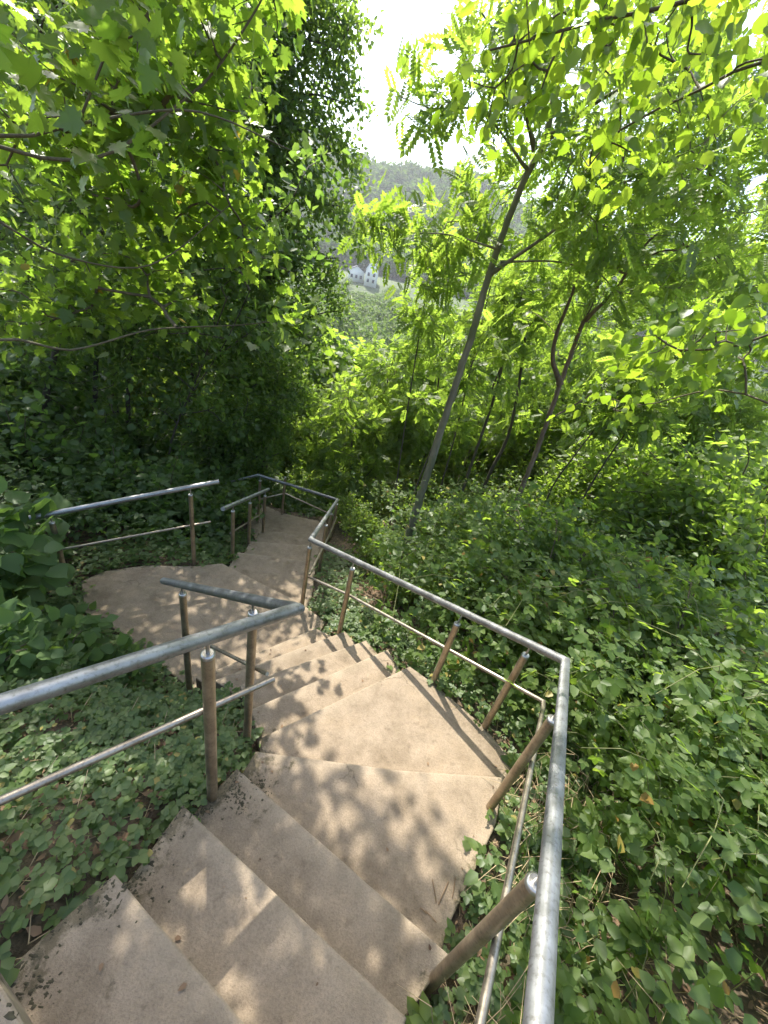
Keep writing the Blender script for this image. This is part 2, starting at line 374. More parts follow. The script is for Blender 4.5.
# ------------------------------------------------------------------ stairway
import bmesh
stair = empty('stairway', (0, 0, Z[2]), 'worn sandy concrete stairway winding down the wooded slope between metal railings', 'stairs')
left_line = [np.array(p) for p in (ed[-2][0], ed[1][0], ed[3][0], ed[4][0], e5[0], A[0])]
def seg_d(p, a, b):
    e = b-a; w = p-a; t = np.clip((w@e)/(e@e), 0, 1); q = w-t[:, None]*e; return np.hypot(q[:, 0], q[:, 1])
def tread(poly, z, name, mi):
    bm = bmesh.new(); off = np.array([0, 0, Z[2]])
    poly = np.asarray(poly)
    area = .5*np.sum(poly[:, 0]*np.roll(poly[:, 1], -1)-np.roll(poly[:, 0], -1)*poly[:, 1])
    if area < 0: poly = poly[::-1]
    # subdivide outline and wobble it a little so that edges look worn
    pts = []
    for a, b in zip(poly, np.roll(poly, -1, axis=0)):
        L = np.linalg.norm(b-a); k = max(1, int(L/.06))
        for i in range(k): pts.append(a+(b-a)*i/k)
    pts = np.array(pts); pts = pts+.0025*np.stack([vnoise(pts[:, 0]*22, pts[:, 1]*22, 9)-.5, vnoise(pts[:, 0]*22, pts[:, 1]*22, 10)-.5], 1)
    vs = [bm.verts.new((p[0], p[1], z-off[2])) for p in pts]
    f = bm.faces.new(vs)
    r = bmesh.ops.extrude_face_region(bm, geom=[f])
    nv = [g for g in r['geom'] if isinstance(g, bmesh.types.BMVert)]
    for v in nv: v.co.z -= .55
    bm.normal_update()
    top = [fc for fc in bm.faces if all(abs(v.co.z-(z-off[2])) < 1e-5 for v in fc.verts)]
    edges = list({e for fc in top for e in fc.edges})
    bmesh.ops.bevel(bm, geom=edges, offset=.012, segments=3, affect='EDGES', profile=.6)
    bmesh.ops.recalc_face_normals(bm, faces=bm.faces)
    # fine grid on the big top face for the dirt attribute
    big = [fc for fc in bm.faces if len(fc.verts) > 8]
    bmesh.ops.triangulate(bm, faces=big)
    for _ in range(4):
        long = [e for e in bm.edges if e.calc_length() > .075 and abs(e.verts[0].co.z-e.verts[1].co.z) < .02]
        if not long: break
        bmesh.ops.subdivide_edges(bm, edges=long, cuts=1)
        bmesh.ops.triangulate(bm, faces=[fc for fc in bm.faces if len(fc.verts) > 4])
    me = bpy.data.meshes.new(name); bm.to_mesh(me); bm.free()
    co = np.zeros(len(me.vertices)*3, np.float32); me.vertices.foreach_get('co', co); co = co.reshape(-1, 3)
    p = co[:, :2].astype(float)
    d = np.min([seg_d(p, a, b) for a, b in zip(left_line[:-1], left_line[1:])], axis=0)
    dirt = np.maximum(.98*np.exp(-d/.15), .55*np.exp(-d/.5))
    mind = np.full(len(p), 1e9)
    dd = np.min([poly_dist(p, q) for q, _ in TR], axis=0)
    mo_ = np.full(len(p), -1e9)
    for an in np.arange(10)*2*PI/10:
        q_ = p+.11*np.array([math.cos(an), math.sin(an)]); mo_ = np.maximum(mo_, np.min([poly_dist(q_, q) for q, _ in TR], axis=0))
    dirt = np.maximum(dirt, .62*smooth(.01, .10, mo_))
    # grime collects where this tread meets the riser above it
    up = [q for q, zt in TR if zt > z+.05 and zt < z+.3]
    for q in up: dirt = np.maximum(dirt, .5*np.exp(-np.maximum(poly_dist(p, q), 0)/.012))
    me.attributes.new('wear', 'FLOAT', 'POINT').data.foreach_set('value', (np.exp(-np.abs(poly_dist(p, np.asarray(poly)))/.02)).astype(np.float32))
    me.attributes.new('dirt', 'FLOAT', 'POINT').data.foreach_set('value', dirt.astype(np.float32))
    me.materials.append(M_conc)
    o = bpy.data.objects.new(name, me); COL.objects.link(o); o.parent = stair
for i, (p, z) in enumerate(TR):
    tread(p, z, 'landing' if i in (6, 7, 12, 16) else 'step', i)

# ------------------------------------------------------------------ railings
R_RAIL = .0235; R_POST = .0215
def railing(label, loc, runs, posts, group=None, rail_r=R_RAIL):
    """runs: list of (points, radius, name); posts: list of (base, top, railpoint)"""
    t = empty('railing', loc, label, 'railing')
    for pts, r, nm in runs:
        m = MB(); m.tube(pts, r, 14 if r > .018 else 10); m.build(nm, M_rail if nm == 'top_rail' else M_low, t, True)
    for b, tp, rp in posts:
        b = np.asarray(b, float); tp = np.asarray(tp, float); rp = np.asarray(rp, float)
        m = MB(); m.tube([b-[0, 0, .12], tp], R_POST, 14, False); po = m.build('post', M_post, t, True)
        po['_w'] = [float(v) for v in t.location]
        c = MB(); c.tube([tp-[0, 0, .012], tp+[0, 0, .001], tp+[0, 0, .004]], [R_POST+.0012, R_POST+.0012, R_POST-.004], 14, True)
        cp = c.build('cap', M_cap, po, False); 
        q = MB(); q.tube([tp+[0, 0, .002], (tp*.35+rp*.65)*[1, 1, 1], rp], .0065, 8); q.build('pin', M_cap, po, True)
        del po['_w']
        po2 = MB()
    return t
def on_line(a, b, p):                                        # closest point on line ab to the vertical through p
    d = b[:2]-a[:2]; t = ((p[:2]-a[:2])@d)/(d@d); return a+(b-a)*t
pb = {n: on(z, b) for n, b, z in [('R1', (435, 979), Z[4]), ('R2', (490, 807.5), Z[5]), ('R3', (485, 726), z6), ('R4', (433.6, 680.5), z6), ('R5', (337.5, 640.6), z10-.02), ('R6', (309.4, 595), z12),
    ('R7', (318.5, 575), z13), ('R8', (325, 553), z14), ('L1', (212.5, 797), Z[4]), ('L2', (247.5, 727), Z[5]-.02), ('L3', (189, 682), z9), ('LL1', (194, 562), z11), ('LL0', (68.5, 585), z11),
    ('I1', (232.5, 556), z12), ('I2', (248.7, 543), z13), ('I3', (263, 532), z14), ('F1', (282, 514), z15), ('F2', (258, 522), z15)]}
pr = {n: above(pb[n], p) for n, p in [('R1', (557, 880)), ('R2', (566, 705)), ('R3', (530, 644)), ('R4', (458, 613)), ('R5', (352.5, 560)), ('R6', (310, 541)), ('R7', (319.5, 526)), ('R8', (329, 512)), ('L1', (212, 637)), ('L2', (252, 600)), ('L3', (180, 585)), ('LL1', (190, 487)),
    ('LL0', (50, 514)), ('I1', (233, 504.5)), ('I2', (249.5, 497)), ('I3', (264, 490.5)), ('F1', (283, 482)), ('F2', (258, 475))]}
c1 = line_ray(pr['R5'], pr['R3'], (565.5, 661))
r6 = line_ray(pr['R3'], pr['R5'], (310, 541))
aa = np.array([-.30, -.62, 0]);
end = c1+(pr['R1']-c1)*1.95
r9 = line_ray(pr['R6'], pr['R8'], (336, 499)); f2 = at((258.5, 475), pr['F2'][1]); f0 = at((215, 486), pr['F2'][1]+.45)
pb['R6'] = np.array([r6[0], r6[1], z12])
pb['R9'] = np.array([r9[0]+.0, r9[1], z15-.1])
def rp(n, a, b): return on_line(a, b, pb[n])
def mk_post(n, a, b, gap=.085):
    q = on_line(a, b, pb[n]); return (pb[n], np.array([pb[n][0], pb[n][1], q[2]-gap]), q-[0, 0, R_RAIL*.7])
Rposts = [mk_post('R1', c1, end), mk_post('R2', c1, end)]+[mk_post(n, c1, r6) for n in ('R3', 'R4', 'R5')]+[mk_post('R6', c1, r6)]+[mk_post(n, r6, r9) for n in ('R7', 'R8', 'R9')]+[mk_post('F1', r9, f2), mk_post('F2', r9, f2)]
out = lambda v, s: np.array([v[0], v[1], 0])*s
def lower(n, a, b, frac, o):
    q = on_line(a, b, pb[n]); z = pb[n][2]+(q[2]-pb[n][2])*frac; return np.array([pb[n][0], pb[n][1], z])+np.array([o[0], o[1], 0])
oR = nrm([.9, -.4])*.034; oR2 = nrm([.65, .75])*.034; oF = np.array([.01, .034])
lw = [lower('R1', c1, end, .55, oR), lower('R2', c1, end, .55, oR)]
ext = lw[0]+(lw[0]-lw[1])*1.1
k1 = line_ray(lw[0], lw[1], (541, 709))
l3_, l5_, l6_ = lower('R3', c1, r6, .53, oR2), lower('R5', c1, r6, .58, oR2), lower('R6', c1, r6, .58, oR2)
low_R = [ext, lw[0], k1+(lw[1]-k1)*.02, line_ray(l3_, l5_, (541, 708)), l3_*.5+l3_*.5, l5_, l6_]
low_R2 = [l6_+np.array([.0, .03, 0]), lower('R8', r6, r9, .5, (.034, 0)), lower('R9', r6, r9, .55, (.03, .02)), lower('F1', r9, f2, .5, oF), lower('F2', r9, f2, .5, oF), f0-[0, 0, .45]]
railing('long outer steel railing with brown posts along the right edge of the stairs', pb['R1'],
        [([end, c1, r6, r9, f2, f0], R_RAIL, 'top_rail'), (low_R, .0125, 'lower_rail'), (low_R2, .0125, 'lower_rail')], Rposts)
cL = line_ray(pr['L3'], pr['L2'], (297, 606)); eL = line_ray(pr['L2'], pr['L3'], (163, 583)); endL = cL+(pr['L1']-cL)*4.2
Lposts = [mk_post('L1', cL, endL, .075)]+[mk_post(n, cL, eL, .075) for n in ('L2', 'L3')]
q1 = lower('L1', cL, endL, .6, nrm([-.9, .4])*.03)
d1 = nrm(cL-endL); q0 = q1+d1*.28; q2 = q1-d1*2.2
b1 = lower('L2', cL, eL, .5, nrm([.6, .7])*.03); b2 = lower('L3', cL, eL, .5, nrm([.6, .7])*.03)
railing('nearest left railing of thick grey pipe with a sharp elbow on three brown posts', pb['L1'],
        [([endL, cL, eL], R_RAIL, 'top_rail'), ([q2, q0], .0125, 'lower_rail'), ([b1+(b1-b2)*.12, b2+(b2-b1)*.1], .010, 'lower_rail')], Lposts)
e1_ = line_ray(pr['LL0'], pr['LL1'], (219, 482)); e0_ = line_ray(pr['LL0'], pr['LL1'], (30, 519))
lo = [lower(n, e0_, e1_, .5, (-.01, .03)) for n in ('LL0', 'LL1')]
railing('dull grey railing along the back of the shaded middle landing, against dark shrubs', pb['LL1'],
        [([e0_, e1_], R_RAIL, 'top_rail'), ([lo[0]+(lo[0]-lo[1])*.05, lo[1]+(lo[1]-lo[0])*.16], .011, 'lower_rail')], [mk_post(n, e0_, e1_) for n in ('LL0', 'LL1')])
i0 = line_ray(pr['I1'], pr['I3'], (222.5, 508.5)); i1 = line_ray(pr['I1'], pr['I3'], (268, 488.5))
lo = [lower(n, i0, i1, .45, (-.03, 0)) for n in ('I1', 'I3')]
railing('short railing on three brown posts at the left of the lower steps', pb['I1'],
        [([i0, i1], R_RAIL, 'top_rail'), (lo, .011, 'lower_rail')], [mk_post(n, i0, i1) for n in ('I1', 'I2', 'I3')])
# railing of the flight that drops away behind the last landing
g0 = at((284, 487), 8.4); g1 = at((352, 522), 7.2); g2 = at((240, 470), 9.2)
gp = [g0*.9+g1*.1, g0*.3+g1*.7]
railing('farthest thin railing half sunk in greenery below the last landing', np.array([g0[0], g0[1], H(g0[0], g0[1])[0]]),
        [([g2, g0, g1], R_RAIL, 'top_rail'), ([g2-[0, 0, .45], g0-[0, 0, .45], g1-[0, 0, .45]], .0125, 'lower_rail')],
        [(np.array([g[0], g[1], H(g[0], g[1])[0]]), g-[0, 0, .08], g-[0, 0, .015]) for g in gp])

# ------------------------------------------------------------------ leaves
def tpl_ovate(w=.34, fold=.10, curl=.10):
    v = np.array([[0, 0, 0], [w, .28, fold], [w*.72, .68, fold*.5-curl*.4], [0, 1, -curl], [-w*.72, .68, fold*.5-curl*.4], [-w, .28, fold]])
    return v, [np.array([[0, 1, 2, 3], [0, 3, 4, 5]])]
def tpl_leaf(w=.36, fold=.07, curl=.16, wave=.03):
    ys = [.0, .10, .26, .44, .62, .80, .92]; ws = [.02, .62, .96, 1.0, .80, .42, .16]
    V = []; n = len(ys)
    for i, (y, q) in enumerate(zip(ys, ws)):
        zc = -curl*y*y; wv = wave*(1 if i % 2 else -1)
        V += [[-q*w, y+.02, zc+fold*q+wv], [0, y, zc], [q*w, y+.02, zc+fold*q-wv]]
    V.append([0, 1.08, -curl*1.1]); V.append([.012, -.35, .06]); V.append([-.012, -.35, .06])
    F = []
    for i in range(n-1):
        a = 3*i; F += [[a, a+1, a+4, a+3], [a+1, a+2, a+5, a+4]]
    a = 3*(n-1); t3 = [[a, a+1, 3*n], [a+1, a+2, 3*n], [3*n+2, 3*n+1, 1]]
    return np.array(V), [np.array(F), np.array(t3)]
def tpl_diamond(w=.3, fold=.08, curl=.08):
    v = np.array([[0, 0, 0], [w, .42, fold], [0, 1, -curl], [-w, .42, fold]])
    return v, [np.array([[0, 1, 2], [0, 2, 3]])]
def tpl_tri(n=3, size=.62, w=.36):
    V = []; Fq = []; o = 0
    for ang, sz, oy in ((0, 1, .32), (1.15, .85, .22), (-1.15, .85, .22)):
        v, f = tpl_ovate(w, .07, .12); v = v*size*sz
        c, s_ = math.cos(ang), math.sin(ang); v = np.stack([v[:, 0]*c+v[:, 1]*s_, -v[:, 0]*s_+v[:, 1]*c+oy, v[:, 2]-.05*abs(ang)], 1)
        V.append(v); Fq.append(f[0]+o); o += len(v)
    v = np.array([[-.012, -.1, 0], [.012, -.1, 0], [.012, .34, 0], [-.012, .34, 0]]); V.append(v); Fq.append(np.array([[0, 1, 2, 3]])+o)
    return np.concatenate(V), [np.concatenate(Fq)]
def tpl_maple():
    half = [(0, 0), (.10, -.07), (.30, -.10), (.24, .03), (.52, .10), (.42, .20), (.56, .40), (.40, .40), (.30, .46), (.34, .66), (.20, .62), (.13, .78), (.0, 1.0)]
    P = half+[(-x, y) for x, y in half[-2:0:-1]]
    v = np.array([[x, y, .10*abs(x)-.16*max(y-.35, 0)**1.5-.35*max(abs(x)-.3, 0)**1.5] for x, y in P])
    c = np.array([[0, .3, -.02]]); v = np.concatenate([v, c]); k = len(P)
    return v, [np.array([[i, (i+1) % k, k] for i in range(k)])]
def tpl_pinnate(pairs=6, lf=.30, w=.30):
    V = []; Fq = []; o = 0
    def put(p, ang, L):
        nonlocal o
        v, f = tpl_diamond(w, .06, .12); v = v*L; c, s_ = math.cos(ang), math.sin(ang)
        v = np.stack([v[:, 0]*c+v[:, 1]*s_+p[0], -v[:, 0]*s_+v[:, 1]*c+p[1], v[:, 2]+p[2]], 1); V.append(v); Fq.append(f[0]+o); o += len(v)
    for i in range(pairs):
        y = .22+.66*i/(pairs-1); zc = -.18*y*y; L = lf*(1-.3*abs(i/(pairs-1)-.4))
        put((.012, y, zc), 1.05, L); put((-.012, y, zc), -1.05, L)
    put((0, .9, -.15), 0, lf)
    rv = np.array([[-.008, 0, 0], [.008, 0, 0], [.006, .5, -.05], [-.006, .5, -.05], [.003, .92, -.15], [-.003, .92, -.15]]); V.append(rv)
    Fq2 = np.array([[0, 1, 2], [0, 2, 3], [3, 2, 4], [3, 4, 5]])+o
    return np.concatenate(V), [np.concatenate(Fq+[Fq2])]
def leaves(P, D, Nn, S, tpl):
    v, f = tpl; D = nrm(D); Nn = Nn-D*np.sum(Nn*D, 1, keepdims=True); Nn = nrm(Nn); Xx = np.cross(D, Nn)
    S = np.asarray(S, float)
    W = (P[:, None, :]+S[:, None, None]*(v[None, :, 0:1]*Xx[:, None, :]+v[None, :, 1:2]*D[:, None, :]+v[None, :, 2:3]*Nn[:, None, :])).reshape(-1, 3)
    k = len(v); o = (np.arange(len(P))*k)
    return W, [(ff[None]+o[:, None, None]).reshape(-1, ff.shape[1]) for ff in f]
def rdir(n, up=0.0): v = rng.normal(size=(n, 3)); v = nrm(v); v[:, 2] += up; return nrm(v)
def twigs(a, b, ra, rb, k=4):
    """batch of tapered prisms"""
    d = nrm(b-a); ref = np.where(np.abs(d[:, 2:3]) < .9, np.array([[0, 0, 1.0]]), np.array([[1.0, 0, 0]])); u = nrm(np.cross(d, ref)); w = np.cross(d, u)
    ang = np.arange(k)*2*PI/k; ring = np.cos(ang)[None, :, None]*u[:, None]+np.sin(ang)[None, :, None]*w[:, None]
    V = np.concatenate([a[:, None]+ring*np.asarray(ra)[:, None, None], b[:, None]+ring*np.asarray(rb)[:, None, None]], 1)
    f = np.array([[j, (j+1) % k, k+(j+1) % k, k+j] for j in range(k)]); o = np.arange(len(a))*2*k
    return V.reshape(-1, 3), (f[None]+o[:, None, None]).reshape(-1, 4)
def resample(pts, step):
    pts = np.asarray(pts, float)
    # Catmull-Rom
    P = np.concatenate([[2*pts[0]-pts[1]], pts, [2*pts[-1]-pts[-2]]]); outp = []
    for i in range(1, len(P)-2):
        sl_ = np.linalg.norm(P[i+1]-P[i]); k = max(2, int(sl_/step)); m0 = nrm(P[i+1]-P[i-1])*sl_; m1 = nrm(P[i+2]-P[i])*sl_
        for t in np.arange(k)/k:
            outp.append((2*t**3-3*t*t+1)*P[i]+(t**3-2*t*t+t)*m0+(-2*t**3+3*t*t)*P[i+1]+(t**3-t*t)*m1)
    outp.append(pts[-1]); return np.array(outp)
def grow(nodes, centers, rtip, bias=.25):
    nodes = [np.asarray(p) for p in nodes]; n0 = len(nodes)
    NA = np.zeros((n0+2*len(centers)+4, 3)); NA[:n0] = nodes; cnt = n0; parent = -np.ones(len(NA), int); ends = []
    d0 = np.min(np.linalg.norm(centers[:, None]-NA[None, :n0], axis=2), 1); order = np.argsort(d0)
    for ci in order:
        c = centers[ci]; dv = c-NA[:cnt]; d = np.linalg.norm(dv, axis=1)
        cost = d+bias*np.maximum(-dv[:, 2], 0); j = int(np.argmin(cost))
        mid = NA[j]*.5+c*.5+rng.normal(size=3)*.035*d[j]+np.array([0, 0, .03*d[j]])
        NA[cnt] = mid; parent[cnt] = j; NA[cnt+1] = c; parent[cnt+1] = cnt; ends.append(cnt+1); cnt += 2
    par = parent[n0:cnt]; ids = np.arange(n0, cnt)
    for _ in range(3):                                        # soften the bends
        cs = np.zeros((cnt, 3)); cc = np.zeros(cnt); np.add.at(cs, par, NA[ids]); np.add.at(cc, par, 1)
        k = ids[cc[ids] > 0]; NA[k] = .5*NA[k]+.25*NA[parent[k]]+.25*cs[k]/cc[k][:, None]
    w = np.zeros(cnt); w[ends] += 1
    for i in range(cnt-1, n0-1, -1): w[parent[i]] += w[i]
    e = np.arange(n0, cnt); a = NA[parent[e]]; b = NA[e]
    rb = rtip*np.maximum(w[e], 1)**.42; ra = rtip*np.maximum(np.where(parent[e] >= n0, w[parent[e]], w[e]), 1)**.42
    return a, b, ra, rb, NA[ends], NA[parent[ends]]
def ell(n, c, r, shell=.35):
    v = rdir(n); q = rng.uniform(shell, 1, n)**(1/2.2); return np.asarray(c)+v*q[:, None]*np.asarray(r)
def crown_leaves(tips, froms, per, spread, size, tpl, droop=.35, up=.8, out_c=None):
    n = len(tips)*per; i = np.repeat(np.arange(len(tips)), per)
    t = rng.uniform(.15, 1.1, n)[:, None]; P = froms[i]*(1-t)+tips[i]*t+rng.normal(size=(n, 3))*spread
    ax = nrm(tips[i]-froms[i]); D = nrm(rdir(n)*.9+ax*.7+np.array([0, 0, -droop])); Nn = rdir(n)*.75+np.array([0, 0, up])
    return leaves(P, D, Nn, size*rng.uniform(.65, 1.2, n), tpl)
def tree(name, label, cat, base, limbs, crowns, per, spread, size, tpl, m_bark, m_leaf, rtip=.004, k=9, group=None, droop=.35, up=.8, bias=.25, rough=.12, extra_nodes=None):
    """limbs: list of (points, r0, r1); crowns: list of (n, centre, radii)"""
    t = empty(name, base, label, cat, group)
    m = MB(); nodes = []
    for pts, r0, r1 in limbs:
        q = resample(pts, max(.08, r0*1.5)); L = np.linspace(0, 1, len(q)); r = r0*(1-L)+r1*L
        r = r*(1+rough*(rng.random(len(q))-.5))*(1+.7*np.exp(-L*14)); q = q+rng.normal(size=q.shape)*r[:, None]*.10; m.tube(q, r, k, True); nodes += list(q[len(q)//8:])
    cs = np.concatenate([ell(n, c, r) for n, c, r in crowns])
    a, b, ra, rb, tips, fr = grow(nodes, cs, rtip, bias)
    V, Fq = twigs(a, b, ra, rb, 5); m.add(V, Fq)
    m.build('trunk', m_bark, t, True)
    V, Fl = crown_leaves(tips, fr, per, spread, size, tpl, droop, up)
    mesh_np('crown', V, Fl, m_leaf, t)
    return t
def dup(root, loc, rotz, s, label=None, group=None):
    r = root.copy(); COL.objects.link(r); r.location = [float(v) for v in loc]; r.rotation_euler = (0, 0, rotz); r.scale = (s, s, s)
    if label: r['label'] = label
    if group: r['group'] = group
    for ch in list(root.children):
        c = ch.copy(); COL.objects.link(c); c.parent = r
    return r
def gz(x, y): return float(H(x, y)[0])
def gp3(x, y, dz=-.1): return np.array([x, y, gz(x, y)+dz])

T_ov, T_di, T_tri, T_map, T_pin = tpl_ovate(), tpl_diamond(), tpl_tri(), tpl_maple(), tpl_pinnate()
T_lime = tpl_leaf(.40, .06, .16)
# ------------------------------------------------------------------ trees
def Cw(n, px, Y, r): return (n, at(px, Y), r)
def L(*a): return [at(p, Y) for p, Y in a]
# the slender tree right of the stairs
b = at((411, 530), 5.0); g = gp3(b[0]-.02, 5.0, -.2)
tr = L(((415, 515), 5.0), ((443, 425), 5.02), ((470, 340), 5.05), ((490, 272), 5.1), ((520, 190), 5.2), ((545, 140), 5.3), ((557, 60), 5.45), ((566, -80), 5.6))
tree('slender_tree', 'slender tree with smooth grey green trunk forking right, feathery leaves against the sky', 'tree', g,
     [([g]+tr, .060, .022), (L(((490, 274), 5.1), ((540, 240), 4.9), ((612, 190), 4.6), ((690, 150), 4.3)), .019, .007),
      (L(((545, 140), 5.3), ((600, 100), 5.0), ((660, 70), 4.8)), .026, .008), (L(((528, 170), 5.22), ((480, 112), 5.2), ((430, 108), 5.1), ((398, 96), 5.0)), .014, .004),
      (L(((535, 150), 5.25), ((510, 60), 5.0), ((480, 10), 4.8)), .02, .006), (L(((500, 262), 5.1), ((560, 262), 5.0), ((600, 275), 4.9)), .012, .004), (L(((500, 250), 5.1), ((450, 235), 5.1), ((400, 232), 5.1), ((355, 222), 5.1)), .010, .003)],
     [Cw(24, (530, 40), 5.0, (.8, .7, .5)), Cw(24, (590, 60), 4.9, (.8, .7, .6)), Cw(14, (495, 60), 5.0, (.4, .4, .35)), Cw(9, (425, 104), 5.0, (.3, .2, .12)), Cw(18, (495, 170), 5.9, (.45, .3, .5)),
      Cw(28, (570, 200), 5.6, (.8, .4, .5)), Cw(30, (640, 180), 4.4, (.65, .6, .5)), Cw(24, (690, 100), 4.3, (.7, .6, .6)), Cw(28, (455, 250), 5.5, (.4, .4, .4)), Cw(16, (385, 226), 5.1, (.42, .3, .14)), Cw(20, (640, 260), 4.6, (.7, .6, .4))],
     6, .11, .24, T_pin, M_bark, M_ash, .0024, 12, None, .25, .9)
# brown trunk behind it
g = gp3(*(at((500, 545), 5.6)[:2]), -.2)
tree('forked_tree', 'tree with leaning red brown trunk forking high, right of the slender grey trunk', 'tree', g,
     [([g]+L(((507, 525), 5.6), ((535, 455), 5.6), ((560, 385), 5.6), ((580, 330), 5.65), ((598, 285), 5.7), ((612, 200), 5.8), ((640, 100), 5.9)), .046, .014),
      (L(((560, 385), 5.6), ((553, 350), 5.5), ((575, 285), 5.4), ((590, 230), 5.3)), .03, .01), (L(((585, 320), 5.65), ((615, 290), 5.5), ((650, 240), 5.4), ((700, 210), 5.3)), .022, .007),
      (L(((548, 420), 5.6), ((590, 395), 5.5), ((615, 370), 5.3)), .014, .004), (L(((598, 285), 5.7), ((590, 220), 5.9), ((570, 150), 6.0)), .022, .006)],
     [Cw(24, (600, 230), 5.7, (.8, .8, .6)), Cw(24, (680, 230), 5.5, (.8, .7, .6)), Cw(24, (740, 200), 5.4, (.7, .7, .7)), Cw(20, (640, 120), 5.9, (1.2, .8, .8)), Cw(18, (560, 310), 5.9, (.6, .6, .4)), Cw(18, (720, 300), 5.8, (.7, .6, .35)), Cw(22, (730, 60), 5.6, (.9, .8, .9)), Cw(18, (690, 20), 5.8, (.8, .6, .6)), Cw(18, (750, 140), 5.6, (.6, .6, .7))],
     8, .12, .225, T_pin, M_brown, M_ash, .0024, 10, None, .25, .9)
# thin dark saplings, each with its own lean
SAP = [((388, 540), (392, 512), (405, 425), (425, 300), 6.4, .016, 'thin straight dark sapling left of the slender grey trunk'),
       ((403, 540), (410, 505), (440, 430), (468, 372), 6.6, .018, 'dark sapling leaning right close behind the slender grey trunk'),
       ((432, 520), (440, 490), (455, 435), (480, 330), 7.6, .022, 'dark sapling half hidden behind the slender grey trunk, in the green middle'),
       ((455, 530), (463, 490), (490, 410), (512, 330), 7.2, .034, 'dark straight pole tree between the grey and the red brown trunks'),
       ((480, 530), (484, 488), (510, 430), (528, 320), 7.4, .04, 'darkest pole tree just left of the red brown trunk'),
       ((545, 530), (550, 492), (575, 455), (622, 395), 6.2, .018, 'thin bent stem leaning far right beyond the red brown trunk'),
       ((572, 540), (580, 505), (610, 455), (640, 415), 5.9, .02, 'thin bare stem leaning right over the sunny brambles')]
for p0, p1, p2, p3, Y_, r_, lb in SAP:
    q = L((p1, Y_), (p2, Y_), (p3, Y_+.1)); g = gp3(at(p0, Y_)[0], Y_, -.2); top = q[2]+(q[2]-q[1])*.45
    tree('sapling', lb, 'tree', g, [([g]+q+[top], r_, r_*.45)], [(14, q[2], (.45, .45, .4)), (22, top, (.6, .6, .45)), (6, q[1]+[.1, .1, .3], (.3, .25, .3))], 8, .07, .22, T_pin, M_darkbark, M_ash, .0025, 7, 'saplings among the trunks on the right slope')
# light green young trees filling the middle distance
MID = [((345, 440), 8.2, 1.9, 'bright young tree with loose feathery leaves just beyond the last landing corner'),
       ((385, 400), 9.6, 2.4, 'bright leafy tree below the gap with the white house'),
       ((430, 390), 9.2, 3.0, 'bright green tree behind the thin straight sapling'),
       ((500, 380), 10.2, 3.6, 'bright green tree behind the two dark pole trees'),
       ((570, 370), 9.4, 3.6, 'pale green tree behind the red brown trunk'),
       ((650, 350), 8.8, 3.4, 'pale green tree far right behind the leaning stems'),
       ((735, 330), 8.0, 3.2, 'yellow green tree at the right edge behind the dark leafy twigs'),
       ((600, 300), 13.5, 6.0, 'tall far tree seen between the forked trunk and the right edge'),
       ((520, 280), 14.5, 5.6, 'tall far tree behind the slender grey trunk'),
       ((700, 250), 12.5, 6.5, 'tall far tree at the upper right behind feathery leaves')]
for px, Y_, h, lb in MID:
    fl = .55 if Y_ > 12 else 1
    c = at(px, Y_); g = gp3(c[0]+rng.normal()*.1, Y_, -.2); top = np.array([c[0], Y_, c[2]+h*.42])
    m_ = g*.5+top*.5+[rng.normal()*.15, 0, 0]; w = .8+.16*h
    tree('young_tree', lb, 'tree', g, [([g, m_, top], .03+.008*h, .01), ([g+[.06, 0, 0], m_+[.35, -.2, .0], m_+[.55, -.3, h*.25]], .022, .006)],
         [(int(80*fl), c, (w, .8, h*.36)), (56, c+[.2, -.3, -h*.22], (w*.9, .7, h*.22)), (34, top, (w*.7, .7, h*.16)), (44, c+[0, -.5, -h*.42], (w*.9, .6, h*.16))], 10, .10, .20, T_pin, M_twig, M_ash, .003, 7, 'young trees filling the slope beyond the stairs', .4, .6)
# dark dense tree beyond the last landing, left of the sky gap
g = gp3(at((262, 470), 8.6)[0], 8.6, -.2); c = g[:2]
tree('dense_tree', 'tall dense dark green tree beyond the last landing, its edge ragged against the white sky', 'tree', g,
     [([g, at((268, 330), 8.6), at((275, 180), 8.6), at((285, 20), 8.6), at((292, -160), 8.6)], .14, .03)]+
     [(L(((270, 60+55*i), 8.6), ((300+8*(i % 3), 40+55*i), 8.3), ((338+5*(i % 2), 50+52*i), 8.0)), .03, .006) for i in range(6)],
     [Cw(int(52*f), (px, py), Y_, (rx, .9, .17)) for px, py, Y_, rx, f in [(268, -120, 8.6, .8, .7), (262, -70, 8.6, .9, .8), (276, -25, 8.5, 1.05, 1), (268, 12, 8.5, 1.15, 1), (285, 48, 8.4, 1.05, 1), (262, 85, 8.5, 1.1, 1), (276, 120, 8.3, 1.1, 1), (260, 155, 8.4, 1.2, 1.1), (285, 190, 8.2, 1.05, 1),
        (258, 225, 8.3, 1.2, 1.1), (280, 258, 8.1, 1.1, 1.1), (255, 292, 8.1, 1.25, 1.2), (275, 325, 7.9, 1.05, 1.1), (250, 358, 7.8, 1.2, 1.2), (268, 390, 7.6, 1.0, 1.1), (240, 420, 7.4, 1.1, 1.2), (255, 448, 7.3, .9, 1)]]+
     [Cw(7, (px, py), 8.1, (.28, .3, .10)) for px, py in [(345, 15), (352, 32), (338, 70), (346, 98), (335, 142), (348, 168), (340, 215), (350, 238), (335, 280), (342, 305)]]+[Cw(150, (255, 200), 8.9, (.9, .5, 2.6)), Cw(90, (250, 400), 8.0, (.9, .5, .8))],
     40, .13, .078, T_ov, M_darkbark, M_dense, .003, 9, None, .3, .6)
